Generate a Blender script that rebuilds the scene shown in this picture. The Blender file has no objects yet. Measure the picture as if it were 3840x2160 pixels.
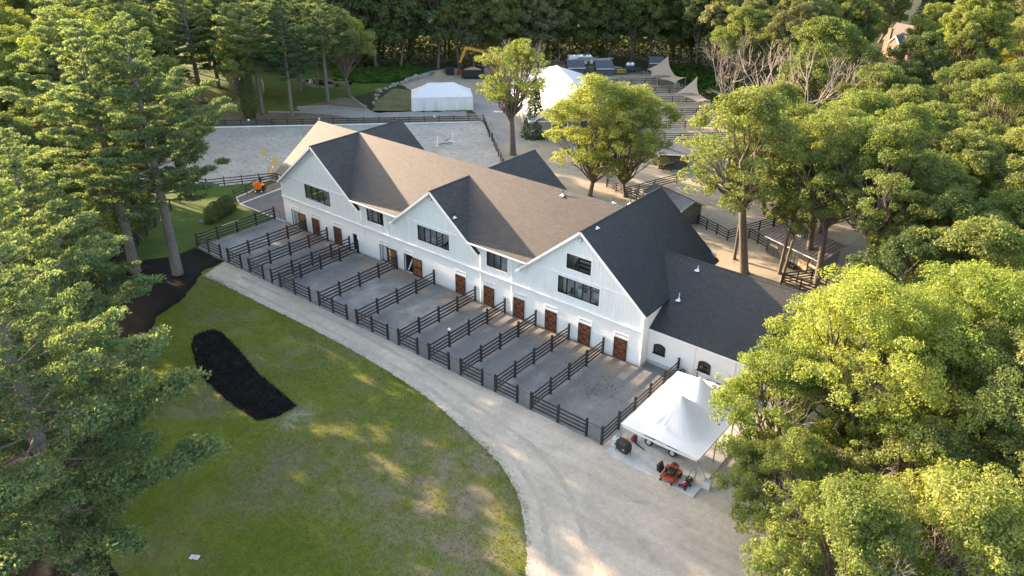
import bpy, bmesh, math, random
import numpy as np
from mathutils import Vector, Matrix
from mathutils.geometry import delaunay_2d_cdt

# ------------------------------------------------------------------ camera, sky, sun, exposure
SC = bpy.context.scene
COL = SC.collection
SUN_EL, SUN_AZ = math.radians(15.5), math.radians(2.5)   # light travels along +X, turned SUN_AZ towards +Y
cam_d = bpy.data.cameras.new('camera'); cam = bpy.data.objects.new('camera', cam_d); COL.objects.link(cam)
cam.location = (81.329, -54.233, 40.122)
def _cam_rot(yaw, pitch, roll):
    a, b, r = math.radians(yaw), math.radians(pitch), math.radians(roll)
    f = Vector((math.sin(a)*math.cos(b), math.cos(a)*math.cos(b), math.sin(b)))
    rt = Vector((math.cos(a), -math.sin(a), 0)); up = rt.cross(f)
    r2 = rt*math.cos(r) + up*math.sin(r); u2 = -rt*math.sin(r) + up*math.cos(r)
    return Matrix((r2, u2, -f)).transposed().to_euler()
cam.rotation_euler = _cam_rot(-38.511, -28.080, 0.524)
cam_d.sensor_width = 36.0; cam_d.lens = 36.0*2867.5/3840.0
cam_d.clip_start = 0.5; cam_d.clip_end = 3000
SC.camera = cam

W = bpy.data.worlds.new('World'); SC.world = W; W.use_nodes = True
nt = W.node_tree; bg = nt.nodes['Background']
sky = nt.nodes.new('ShaderNodeTexSky'); sky.sky_type = 'NISHITA'; sky.sun_disc = False
sky.sun_elevation = SUN_EL
_td = Vector((-math.cos(SUN_AZ), -math.sin(SUN_AZ)))       # horizontal direction towards the sun
sky.sun_rotation = math.atan2(_td.x, _td.y) % (2*math.pi)
sky.air_density = 1.0; sky.dust_density = 1.6; sky.ozone_density = 1.0
nt.links.new(sky.outputs[0], bg.inputs[0]); bg.inputs[1].default_value = 0.15
sun_d = bpy.data.lights.new('sun', 'SUN'); sun_d.energy = 4.4; sun_d.angle = math.radians(0.55)
sun_d.color = (1.0, 0.79, 0.60)
sun = bpy.data.objects.new('sun', sun_d); COL.objects.link(sun)
_l = Vector((math.cos(SUN_AZ)*math.cos(SUN_EL), math.sin(SUN_AZ)*math.cos(SUN_EL), -math.sin(SUN_EL)))
sun.rotation_euler = (-_l).to_track_quat('Z', 'Y').to_euler(); sun.location = (-60, -10, 60)
SC.view_settings.view_transform = 'Standard'; SC.view_settings.look = 'None'
SC.view_settings.exposure = 2.5; SC.view_settings.gamma = 1.0; SC.view_settings.use_white_balance = True; SC.view_settings.white_balance_temperature = 7450; SC.view_settings.white_balance_tint = 12; SC.view_settings.use_curve_mapping = False
SC.render.engine = 'CYCLES'
SC.cycles.use_denoising = True; SC.cycles.denoiser = 'OPENIMAGEDENOISE'; SC.cycles.denoising_input_passes = 'RGB_ALBEDO_NORMAL'; SC.cycles.denoising_prefilter = 'ACCURATE'
SC.cycles.max_bounces = 6; SC.cycles.diffuse_bounces = 3; SC.cycles.glossy_bounces = 2
SC.cycles.transmission_bounces = 3; SC.cycles.transparent_max_bounces = 8
SC.cycles.sample_clamp_indirect = 6.0
SC.render.use_persistent_data = False

rnd = random.Random(11)
# ------------------------------------------------------------------ materials
MATS = {}
def newmat(name):
    m = bpy.data.materials.new(name); m.use_nodes = True
    n = m.node_tree.nodes; b = n['Principled BSDF']
    MATS[name] = m
    return m, m.node_tree, b
def N(t, typ, **kw):
    n = t.nodes.new(typ)
    for k, v in kw.items(): setattr(n, k, v)
    return n
def coords(t, kind='Object', scale=(1,1,1), rot=(0,0,0)):
    tc = N(t, 'ShaderNodeTexCoord'); mp = N(t, 'ShaderNodeMapping')
    mp.inputs['Scale'].default_value = scale; mp.inputs['Rotation'].default_value = rot
    t.links.new(tc.outputs[kind], mp.inputs[0]); return mp.outputs[0]
def geo_pos(t, scale=(1,1,1), rot=(0,0,0)):
    g = N(t, 'ShaderNodeNewGeometry'); mp = N(t, 'ShaderNodeMapping')
    mp.inputs['Scale'].default_value = scale; mp.inputs['Rotation'].default_value = rot
    t.links.new(g.outputs['Position'], mp.inputs[0]); return mp.outputs[0]
def noise(t, vec, scale, detail=4, rough=0.55, dist=0.0):
    n = N(t, 'ShaderNodeTexNoise'); n.inputs['Scale'].default_value = scale
    n.inputs['Detail'].default_value = detail; n.inputs['Roughness'].default_value = rough
    n.inputs['Distortion'].default_value = dist
    t.links.new(vec, n.inputs['Vector']); return n.outputs['Fac']
def ramp(t, fac, stops):
    r = N(t, 'ShaderNodeValToRGB'); e = r.color_ramp.elements
    while len(e) > 1: e.remove(e[-1])
    for i, (p, c) in enumerate(stops):
        el = e[0] if i == 0 else e.new(p)
        el.position = p; el.color = (*c, 1) if len(c) == 3 else c
    t.links.new(fac, r.inputs[0]); return r.outputs[0]
def mix(t, fac, a, b, mode='MIX'):
    m = N(t, 'ShaderNodeMix', data_type='RGBA', blend_type=mode)
    for s, v in ((m.inputs[0], fac), (m.inputs[6], a), (m.inputs[7], b)):
        if hasattr(v, 'links'): t.links.new(v, s)
        else: s.default_value = v if not isinstance(v, tuple) else ((*v, 1) if len(v) == 3 else v)
    return m.outputs[2]
def fmap(t, v, a, b, c=0.0, d=1.0):
    m = N(t, 'ShaderNodeMapRange'); m.inputs[1].default_value = a; m.inputs[2].default_value = b
    m.inputs[3].default_value = c; m.inputs[4].default_value = d
    t.links.new(v, m.inputs[0]); return m.outputs[0]
def math_(t, op, a, b=0.0):
    m = N(t, 'ShaderNodeMath', operation=op)
    for s, v in ((m.inputs[0], a), (m.inputs[1], b)):
        if hasattr(v, 'links'): t.links.new(v, s)
        else: s.default_value = v
    return m.outputs[0]
def bump(t, b, h, strength=0.3, dist=0.05):
    n = N(t, 'ShaderNodeBump'); n.inputs['Strength'].default_value = strength; n.inputs['Distance'].default_value = dist
    t.links.new(h, n.inputs['Height']); t.links.new(n.outputs[0], b.inputs['Normal'])
def plain(name, col, rough=0.6, metal=0.0, var=0.15, scale=3.0, spec=0.5, coat=0.0):
    m, t, b = newmat(name)
    b.inputs['Roughness'].default_value = rough; b.inputs['Metallic'].default_value = metal
    b.inputs['Specular IOR Level'].default_value = spec; b.inputs['Coat Weight'].default_value = coat
    v = geo_pos(t); f = noise(t, v, scale, 5)
    lo = tuple(c*(1-var) for c in col); hi = tuple(min(1, c*(1+var)) for c in col)
    t.links.new(ramp(t, f, [(0.3, lo), (0.7, hi)]), b.inputs['Base Color'])
    return m

def ground_mat(name, stops, s1, fine, fine_amt=0.25, blotch=None, bmp=0.25, bd=0.04, rough=0.95, stretch=(1,1,1), rot=0, spots=None, tracks=None):
    """stops: colour ramp over a broad noise; fine: grain scale; blotch: (colour, scale, lo, hi) list of worn patches"""
    m, t, b = newmat(name)
    b.inputs['Roughness'].default_value = rough; b.inputs['Specular IOR Level'].default_value = 0.2
    p = geo_pos(t, stretch, (0,0,rot)); pw = geo_pos(t)
    c = ramp(t, noise(t, p, s1, 6, 0.6), stops)
    for k, (bc, bs, lo, hi) in enumerate(blotch or []):
        q = geo_pos(t); off = N(t, 'ShaderNodeVectorMath', operation='ADD'); off.inputs[1].default_value = (17.3*k+3, 5.1*k, 0)
        t.links.new(q, off.inputs[0])
        c = mix(t, fmap(t, noise(t, off.outputs[0], bs, 6, 0.62, 0.4), lo, hi), c, bc)
    if tracks:
        tn = noise(t, geo_pos(t, (tracks[1], tracks[2], 1)), 1.0, 5, .6, .3)
        c = mix(t, 1.0, c, ramp(t, tn, [(.36, (1-tracks[0],)*3), (.5, (1.0,)*3), (.62, (1+tracks[0]*.5,)*3)]), 'MULTIPLY')
    for cx, cy, rr, sc_, amt in spots or []:
        dn = N(t, 'ShaderNodeVectorMath', operation='DISTANCE'); dn.inputs[1].default_value = (cx, cy, 0); t.links.new(pw, dn.inputs[0])
        f_ = math_(t, 'MULTIPLY', fmap(t, dn.outputs['Value'], rr, rr*.25), fmap(t, noise(t, pw, .5, 6, .65), .36, .62)); c = mix(t, math_(t, 'MULTIPLY', f_, amt), c, sc_)
    g = noise(t, pw, fine, 3, 0.7)
    g2 = noise(t, pw, fine*0.27, 3, 0.6)
    c = mix(t, 1.0, c, ramp(t, math_(t, 'ADD', math_(t, 'MULTIPLY', g, .6), math_(t, 'MULTIPLY', g2, .4)), [(0.28, (1-fine_amt,)*3), (0.72, (1+fine_amt,)*3)]), 'MULTIPLY')
    t.links.new(c, b.inputs['Base Color'])
    bump(t, b, math_(t, 'ADD', g, g2), bmp, bd)
    return m

def shingle(name, c1, c2):
    m, t, b = newmat(name)
    b.inputs['Roughness'].default_value = 0.62; b.inputs['Specular IOR Level'].default_value = 0.5
    uv = coords(t, 'UV')
    br = N(t, 'ShaderNodeTexBrick'); t.links.new(uv, br.inputs['Vector'])
    br.offset = 0.5; br.inputs['Scale'].default_value = 1.0; br.inputs['Brick Width'].default_value = 0.62
    br.inputs['Row Height'].default_value = 0.27; br.inputs['Mortar Size'].default_value = 0.022
    br.inputs['Color1'].default_value = (*c1, 1); br.inputs['Color2'].default_value = (*c2, 1)
    br.inputs['Mortar'].default_value = (*[x*0.55 for x in c1], 1); br.inputs['Bias'].default_value = 0.1
    n1 = noise(t, uv, 0.35, 5, 0.6); n2 = noise(t, uv, 4.0, 4, 0.75)
    c = mix(t, 1.0, br.outputs['Color'], ramp(t, n1, [(0.3, (0.86,)*3), (0.7, (1.14,)*3)]), 'MULTIPLY')
    c = mix(t, 1.0, c, ramp(t, n2, [(0.3, (0.62,)*3), (0.7, (1.38,)*3)]), 'MULTIPLY')
    t.links.new(c, b.inputs['Base Color'])
    bump(t, b, math_(t, 'ADD', br.outputs['Fac'], math_(t, 'MULTIPLY', n2, -0.6)), 0.5, -0.03)
    return m
def paint(name, col, dirt=0.06, rough=0.5, streak=True):
    m, t, b = newmat(name); b.inputs['Roughness'].default_value = rough; b.inputs['Specular IOR Level'].default_value = 0.35
    v = geo_pos(t, (1, 1, 0.25)); f = noise(t, v, 1.6, 5, 0.6); f2 = noise(t, geo_pos(t), 14, 3)
    c = ramp(t, f, [(0.3, tuple(x*(1-dirt*2) for x in col)), (0.62, col)])
    c = mix(t, 1.0, c, ramp(t, f2, [(0.3, (1-dirt,)*3), (0.7, (1+dirt*.4,)*3)]), 'MULTIPLY')
    t.links.new(c, b.inputs['Base Color']); bump(t, b, f2, 0.12, 0.01)
    return m
def masonry(name, col):
    m, t, b = newmat(name); b.inputs['Roughness'].default_value = 0.75
    pos = N(t, 'ShaderNodeNewGeometry').outputs['Position']
    sep = N(t, 'ShaderNodeSeparateXYZ'); t.links.new(pos, sep.inputs[0])
    f = noise(t, geo_pos(t), 2.0, 6, 0.65); f2 = noise(t, geo_pos(t), 11, 4, 0.6)
    # splashed dirt along the foot of the wall, ragged by noise
    d = math_(t, 'ADD', sep.outputs['Z'], math_(t, 'MULTIPLY', f, -0.55))
    dirt = fmap(t, d, -0.25, 0.12, 0.55, 0.0)
    c = ramp(t, f, [(0.3, tuple(x*.95 for x in col)), (0.65, col)])
    c = mix(t, dirt, c, (0.36, 0.31, 0.25))
    t.links.new(c, b.inputs['Base Color']); bump(t, b, math_(t, 'ADD', f, f2), 0.25, 0.015)
    return m
def bark(name, c1, c2, zs=0.22):
    m, t, b = newmat(name); b.inputs['Roughness'].default_value = 0.95; b.inputs['Specular IOR Level'].default_value = 0.15
    v = geo_pos(t, (1, 1, zs)); f = noise(t, v, 9, 6, 0.7, 0.6)
    t.links.new(ramp(t, f, [(0.32, c1), (0.68, c2)]), b.inputs['Base Color']); bump(t, b, f, 0.8, 0.06)
    return m
def leafmat(name, dark, light, trans=0.35, tcol=None):
    m = bpy.data.materials.new(name); m.use_nodes = True; t = m.node_tree; t.nodes.clear(); MATS[name] = m
    out = N(t, 'ShaderNodeOutputMaterial'); g = N(t, 'ShaderNodeNewGeometry')
    big = noise(t, geo_pos(t), 0.33, 3)
    f = math_(t, 'ADD', math_(t, 'MULTIPLY', g.outputs['Random Per Island'], 0.42), math_(t, 'MULTIPLY', big, 0.75))
    oi = N(t, 'ShaderNodeObjectInfo')
    c = ramp(t, f, [(0.25, dark), (0.85, light)])
    hs = N(t, 'ShaderNodeHueSaturation'); t.links.new(c, hs.inputs['Color'])
    t.links.new(fmap(t, oi.outputs['Random'], 0, 1, 0.485, 0.515), hs.inputs['Hue'])
    t.links.new(fmap(t, oi.outputs['Random'], 0, 1, 1.18, 0.82), hs.inputs['Value'])
    d = N(t, 'ShaderNodeBsdfDiffuse'); tr = N(t, 'ShaderNodeBsdfTranslucent'); ms = N(t, 'ShaderNodeMixShader')
    gl = N(t, 'ShaderNodeBsdfGlossy'); gl.inputs['Roughness'].default_value = 0.45; ms2 = N(t, 'ShaderNodeMixShader')
    t.links.new(hs.outputs[0], d.inputs['Color'])
    tc = mix(t, 1.0, hs.outputs[0], tcol or (1.45, 1.48, 0.65), 'MULTIPLY'); t.links.new(tc, tr.inputs['Color'])
    ms.inputs[0].default_value = trans; t.links.new(d.outputs[0], ms.inputs[1]); t.links.new(tr.outputs[0], ms.inputs[2])
    ms2.inputs[0].default_value = 0.012; t.links.new(ms.outputs[0], ms2.inputs[1]); t.links.new(gl.outputs[0], ms2.inputs[2])
    gl.inputs['Color'].default_value = (0.8, 0.8, 0.7, 1)
    t.links.new(ms2.outputs[0], out.inputs['Surface'])
    return m
def glassmat(name, tint, gloss=0.12):
    m = bpy.data.materials.new(name); m.use_nodes = True; t = m.node_tree; t.nodes.clear(); MATS[name] = m
    out = N(t, 'ShaderNodeOutputMaterial'); tr = N(t, 'ShaderNodeBsdfTransparent'); gl = N(t, 'ShaderNodeBsdfGlossy')
    tr.inputs[0].default_value = (*tint, 1); gl.inputs['Roughness'].default_value = 0.03
    fr = N(t, 'ShaderNodeFresnel'); fr.inputs[0].default_value = 1.5
    ms = N(t, 'ShaderNodeMixShader'); t.links.new(math_(t, 'ADD', fr.outputs[0], gloss-0.04), ms.inputs[0])
    t.links.new(tr.outputs[0], ms.inputs[1]); t.links.new(gl.outputs[0], ms.inputs[2]); t.links.new(ms.outputs[0], out.inputs['Surface'])
    return m
def woodmat(name, c1, c2, rot=(0,0,0)):
    m, t, b = newmat(name); b.inputs['Roughness'].default_value = 0.55
    f = noise(t, geo_pos(t, (14, 14, 1.2), rot), 1.0, 4, 0.6); oi = N(t, 'ShaderNodeObjectInfo')
    c = ramp(t, math_(t, 'ADD', f, math_(t, 'MULTIPLY', oi.outputs['Random'], 0.25)), [(0.35, c1), (0.8, c2)])
    t.links.new(c, b.inputs['Base Color']); bump(t, b, f, 0.2, 0.01)
    return m
def fabric(name, col, trans=0.25, rough=0.7):
    m, t, b = newmat(name); b.inputs['Roughness'].default_value = rough
    f = noise(t, geo_pos(t), 1.3, 5, 0.6)
    t.links.new(ramp(t, f, [(0.3, tuple(x*.93 for x in col)), (0.7, col)]), b.inputs['Base Color'])
    out = [n for n in t.nodes if n.type == 'OUTPUT_MATERIAL'][0]
    tr = N(t, 'ShaderNodeBsdfTranslucent'); tr.inputs[0].default_value = (*col, 1); ms = N(t, 'ShaderNodeMixShader')
    ms.inputs[0].default_value = trans; t.links.new(b.outputs[0], ms.inputs[1]); t.links.new(tr.outputs[0], ms.inputs[2])
    t.links.new(ms.outputs[0], out.inputs['Surface']); return m

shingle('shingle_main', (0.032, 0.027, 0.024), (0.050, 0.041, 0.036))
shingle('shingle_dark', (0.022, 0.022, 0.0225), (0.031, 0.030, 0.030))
paint('white_siding', (0.80, 0.80, 0.80), 0.035)
masonry('white_masonry', (0.79, 0.79, 0.80))
paint('white_trim', (0.82, 0.82, 0.82), 0.03)
plain('black_paint', (0.016, 0.017, 0.021), 0.55, var=0.35, scale=5)
plain('black_frame', (0.012, 0.012, 0.014), 0.4, var=0.2)
plain('black_steel', (0.03, 0.03, 0.034), 0.45, 0.3)
plain('galvanised', (0.42, 0.44, 0.46), 0.4, 0.8)
plain('grey_room', (0.66, 0.65, 0.63), 0.9, var=0.2, scale=1.2)
plain('pale_room', (0.62, 0.62, 0.61), 0.8, var=0.1)
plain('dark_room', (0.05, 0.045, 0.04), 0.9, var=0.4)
plain('concrete', (0.44, 0.43, 0.41), 0.85, var=0.18, scale=1.5)
plain('kerb_stone', (0.55, 0.54, 0.52), 0.85, var=0.2, scale=3)
glassmat('window_glass', (0.86, 0.88, 0.88), 0.05)
glassmat('dark_glass', (0.25, 0.27, 0.28), 0.08)
woodmat('door_wood', (0.150, 0.038, 0.016), (0.27, 0.078, 0.032))
woodmat('door_back_wood', (0.16, 0.055, 0.016), (0.27, 0.105, 0.032))
woodmat('raw_timber', (0.33, 0.24, 0.14), (0.52, 0.40, 0.26))
woodmat('grey_timber', (0.22, 0.20, 0.17), (0.38, 0.35, 0.31))
ground_mat('lawn_grass', [(0.30, (0.066, 0.098, 0.009)), (0.52, (0.096, 0.124, 0.013)), (0.72, (0.132, 0.138, 0.026))], 0.16, 7.0, 0.42,
           [((0.135, 0.122, 0.060), 0.13, 0.50, 0.70), ((0.18, 0.155, 0.11), 0.45, 0.66, 0.80), ((0.066, 0.098, 0.014), 0.30, 0.58, 0.72)], 0.6, 0.06,
           spots=[(50, -23, 10.5, (0.195, 0.156, 0.110), 1.0), (41, -28, 7, (0.148, 0.124, 0.075), .75), (56, -28, 6, (0.19, 0.15, 0.105), .9), (34.8, -25, 2.4, (0.28, 0.25, 0.21), .7), (28, -18.5, 7, (0.135, 0.122, 0.062), .7)])
ground_mat('back_grass', [(0.3, (0.042, 0.075, 0.012)), (0.7, (0.075, 0.112, 0.020))], 0.25, 7, 0.3, None, 0.5, 0.06)
ground_mat('forest_floor', [(0.3, (0.022, 0.030, 0.010)), (0.55, (0.036, 0.042, 0.016)), (0.75, (0.028, 0.046, 0.011))], 0.12, 3.0, 0.35)
ground_mat('gravel', [(0.3, (0.350, 0.302, 0.245)), (0.7, (0.445, 0.388, 0.318))], 0.22, 8, 0.24,
           [((0.30, 0.265, 0.23), 0.5, 0.56, 0.74), ((0.49, 0.43, 0.365), 0.09, 0.55, 0.7)], 0.8, 0.05, tracks=(0.11, 0.07, 0.8))
ground_mat('stone_dust', [(0.3, (0.140, 0.140, 0.136)), (0.7, (0.195, 0.193, 0.186))], 0.3, 10, 0.26,
           [((0.25, 0.225, 0.185), 0.42, 0.60, 0.72), ((0.29, 0.28, 0.26), 0.16, 0.58, 0.75)], 0.5, 0.03,
           spots=[(x+.7, -.9, 2.6, (0.30, 0.215, 0.135), .8) for x in (1.55, 5.7, 9.94, 18.2, 22.3, 30.35, 34.4, 38.4, 42.5, 46.5, 50.6)] + [(30.5, -5.5, 4.0, (0.40, 0.36, 0.29), .7), (23.5, -6, 4.5, (0.33, 0.32, 0.31), .8), (3, -8, 6, (0.30, 0.30, 0.295), .7), (52.5, -5.5, 3, (0.10, 0.09, 0.065), .6)])
ground_mat('packed_gravel', [(0.3, (0.300, 0.262, 0.215)), (0.7, (0.385, 0.338, 0.280))], 0.5, 9, 0.22, None, 0.6, 0.04)
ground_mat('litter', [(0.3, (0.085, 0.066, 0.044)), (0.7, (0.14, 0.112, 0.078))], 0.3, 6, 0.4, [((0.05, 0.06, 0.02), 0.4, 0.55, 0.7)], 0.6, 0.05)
ground_mat('arena_sand', [(0.3, (0.31, 0.280, 0.235)), (0.7, (0.42, 0.382, 0.325))], 0.2, 5.5, 0.30,
           [((0.235, 0.215, 0.185), 1.1, 0.52, 0.68), ((0.46, 0.42, 0.35), 0.2, 0.58, 0.72)], 0.6, 0.06)
ground_mat('yard_sand', [(0.3, (0.27, 0.225, 0.165)), (0.7, (0.37, 0.315, 0.24))], 0.16, 6, 0.25,
           [((0.21, 0.185, 0.15), 0.3, 0.56, 0.7)], 0.4, 0.05)
ground_mat('mulch', [(0.3, (0.0030, 0.0029, 0.0031)), (0.7, (0.0075, 0.0070, 0.0070))], 0.7, 14, 0.6,
           [((0.020, 0.014, 0.011), 0.22, 0.70, 0.85)], 1.0, 0.08)
ground_mat('bare_soil', [(0.3, (0.13, 0.098, 0.068)), (0.7, (0.20, 0.16, 0.115))], 0.25, 5, 0.3,
           [((0.06, 0.07, 0.022), 0.3, 0.58, 0.72)], 0.5, 0.05)
ground_mat('grey_track', [(0.3, (0.22, 0.205, 0.185)), (0.7, (0.30, 0.28, 0.25))], 0.25, 7, 0.25, None, 0.4, 0.04)
ground_mat('asphalt', [(0.3, (0.105, 0.100, 0.098)), (0.7, (0.145, 0.138, 0.134))], 0.5, 12, 0.2,
           [((0.19, 0.185, 0.18), 0.8, 0.66, 0.78)], 0.2, 0.01)
ground_mat('brown_gravel', [(0.3, (0.12, 0.095, 0.07)), (0.7, (0.19, 0.155, 0.115))], 0.5, 9, 0.35, None, 0.6, 0.04)
ground_mat('dirt_heap', [(0.3, (0.28, 0.19, 0.10)), (0.7, (0.40, 0.28, 0.15))], 0.6, 6, 0.3, None, 0.7, 0.1)
ground_mat('rock', [(0.3, (0.20, 0.185, 0.16)), (0.7, (0.34, 0.315, 0.275))], 0.8, 4, 0.4, None, 0.9, 0.15)
ground_mat('dry_grass', [(0.3, (0.095, 0.095, 0.035)), (0.7, (0.165, 0.145, 0.075))], 0.3, 6, 0.4, [((0.075, 0.10, 0.022), 0.35, 0.54, 0.68)], 0.6, 0.05)
bark('pine_bark', (0.085, 0.075, 0.068), (0.21, 0.185, 0.165))
bark('oak_bark', (0.075, 0.062, 0.050), (0.19, 0.158, 0.125))
bark('grey_bark', (0.16, 0.135, 0.115), (0.30, 0.26, 0.22), 0.4)
bark('dead_bark', (0.26, 0.22, 0.18), (0.44, 0.38, 0.32), 0.4)
leafmat('pine_needles', (0.072, 0.128, 0.074), (0.190, 0.238, 0.112), 0.48, (1.35, 1.35, 0.7))
leafmat('grass_blades', (0.080, 0.108, 0.016), (0.170, 0.172, 0.044), 0.5, (1.3, 1.3, 0.5))
leafmat('pine_blue', (0.034, 0.074, 0.040), (0.085, 0.130, 0.062), 0.35, (1.3, 1.3, 0.8))
leafmat('leaf_mid', (0.076, 0.114, 0.034), (0.196, 0.226, 0.088), 0.52)
leafmat('leaf_dark', (0.046, 0.076, 0.032), (0.125, 0.160, 0.064), 0.42)
leafmat('leaf_bright', (0.11, 0.156, 0.038), (0.262, 0.292, 0.104), 0.55)
leafmat('leaf_yellow', (0.125, 0.168, 0.042), (0.285, 0.305, 0.105), 0.52)
leafmat('leaf_fresh', (0.115, 0.170, 0.036), (0.270, 0.312, 0.100), 0.58)
leafmat('leaf_gold', (0.30, 0.20, 0.02), (0.52, 0.38, 0.04), 0.4, (1.2, 1.1, 0.6))
leafmat('leaf_olive', (0.085, 0.098, 0.046), (0.2, 0.202, 0.105), 0.45)
leafmat('weed_green', (0.030, 0.075, 0.014), (0.085, 0.150, 0.030), 0.35)
fabric('tent_vinyl', (0.76, 0.76, 0.77), 0.2, 0.55)
fabric('tent_wall', (0.80, 0.80, 0.81), 0.2)
fabric('structure_vinyl', (0.72, 0.71, 0.70), 0.1)
fabric('sail_tan', (0.42, 0.34, 0.24), 0.3)
plain('orange_paint', (0.85, 0.20, 0.02), 0.4, var=0.1)
plain('mower_orange', (0.34, 0.055, 0.014), 0.45, var=0.35, scale=9)
plain('excavator_yellow', (0.48, 0.23, 0.025), 0.5, var=0.2)
plain('jump_yellow', (0.62, 0.40, 0.06), 0.6, var=0.12)
plain('yellow_plastic', (0.72, 0.48, 0.03), 0.5)
plain('red_plastic', (0.35, 0.015, 0.03), 0.35)
plain('rubber', (0.018, 0.018, 0.018), 0.85, var=0.3)
plain('wheel_rim', (0.62, 0.62, 0.62), 0.4, 0.4)
plain('cover_black', (0.014, 0.014, 0.016), 0.7, var=0.4, scale=6)
plain('pale_plastic', (0.52, 0.54, 0.53), 0.6, var=0.12)
plain('horse_coat', (0.035, 0.022, 0.014), 0.55, var=0.3)
plain('car_white', (0.78, 0.79, 0.80), 0.25, var=0.03, coat=0.6)
plain('car_dark', (0.02, 0.022, 0.026), 0.25, var=0.1, coat=0.6)
plain('tail_light', (0.55, 0.01, 0.01), 0.3)
plain('brick_red', (0.20, 0.105, 0.075), 0.85, var=0.25, scale=5)
plain('house_roof', (0.10, 0.085, 0.078), 0.9, var=0.2, scale=3)
plain('slate_roof', (0.085, 0.09, 0.105), 0.8, var=0.2, scale=3)
plain('metal_roof', (0.25, 0.235, 0.225), 0.45, 0.5, var=0.2, scale=2)
plain('shed_wall', (0.085, 0.095, 0.092), 0.8, var=0.25, scale=4)
plain('tan_wall', (0.30, 0.25, 0.20), 0.85, var=0.12)
plain('navy_panel', (0.035, 0.045, 0.07), 0.6)
plain('blue_plastic', (0.03, 0.13, 0.28), 0.5)
plain('rust_red', (0.33, 0.075, 0.022), 0.7, var=0.3)
plain('pink_flag', (0.85, 0.10, 0.07), 0.6)
plain('lamp_glass', (0.70, 0.70, 0.68), 0.25, var=0.05)
def watermat():
    m, t, b = newmat('pond_water'); b.inputs['Roughness'].default_value = 0.06
    f = noise(t, geo_pos(t), 0.35, 5, 0.6, 0.5)
    t.links.new(ramp(t, f, [(0.48, (0.012, 0.013, 0.010)), (0.54, (0.10, 0.115, 0.04))]), b.inputs['Base Color'])
    t.links.new(fmap(t, f, 0.47, 0.55, 0.05, 0.9), b.inputs['Roughness'])
watermat()
M = MATS
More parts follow.
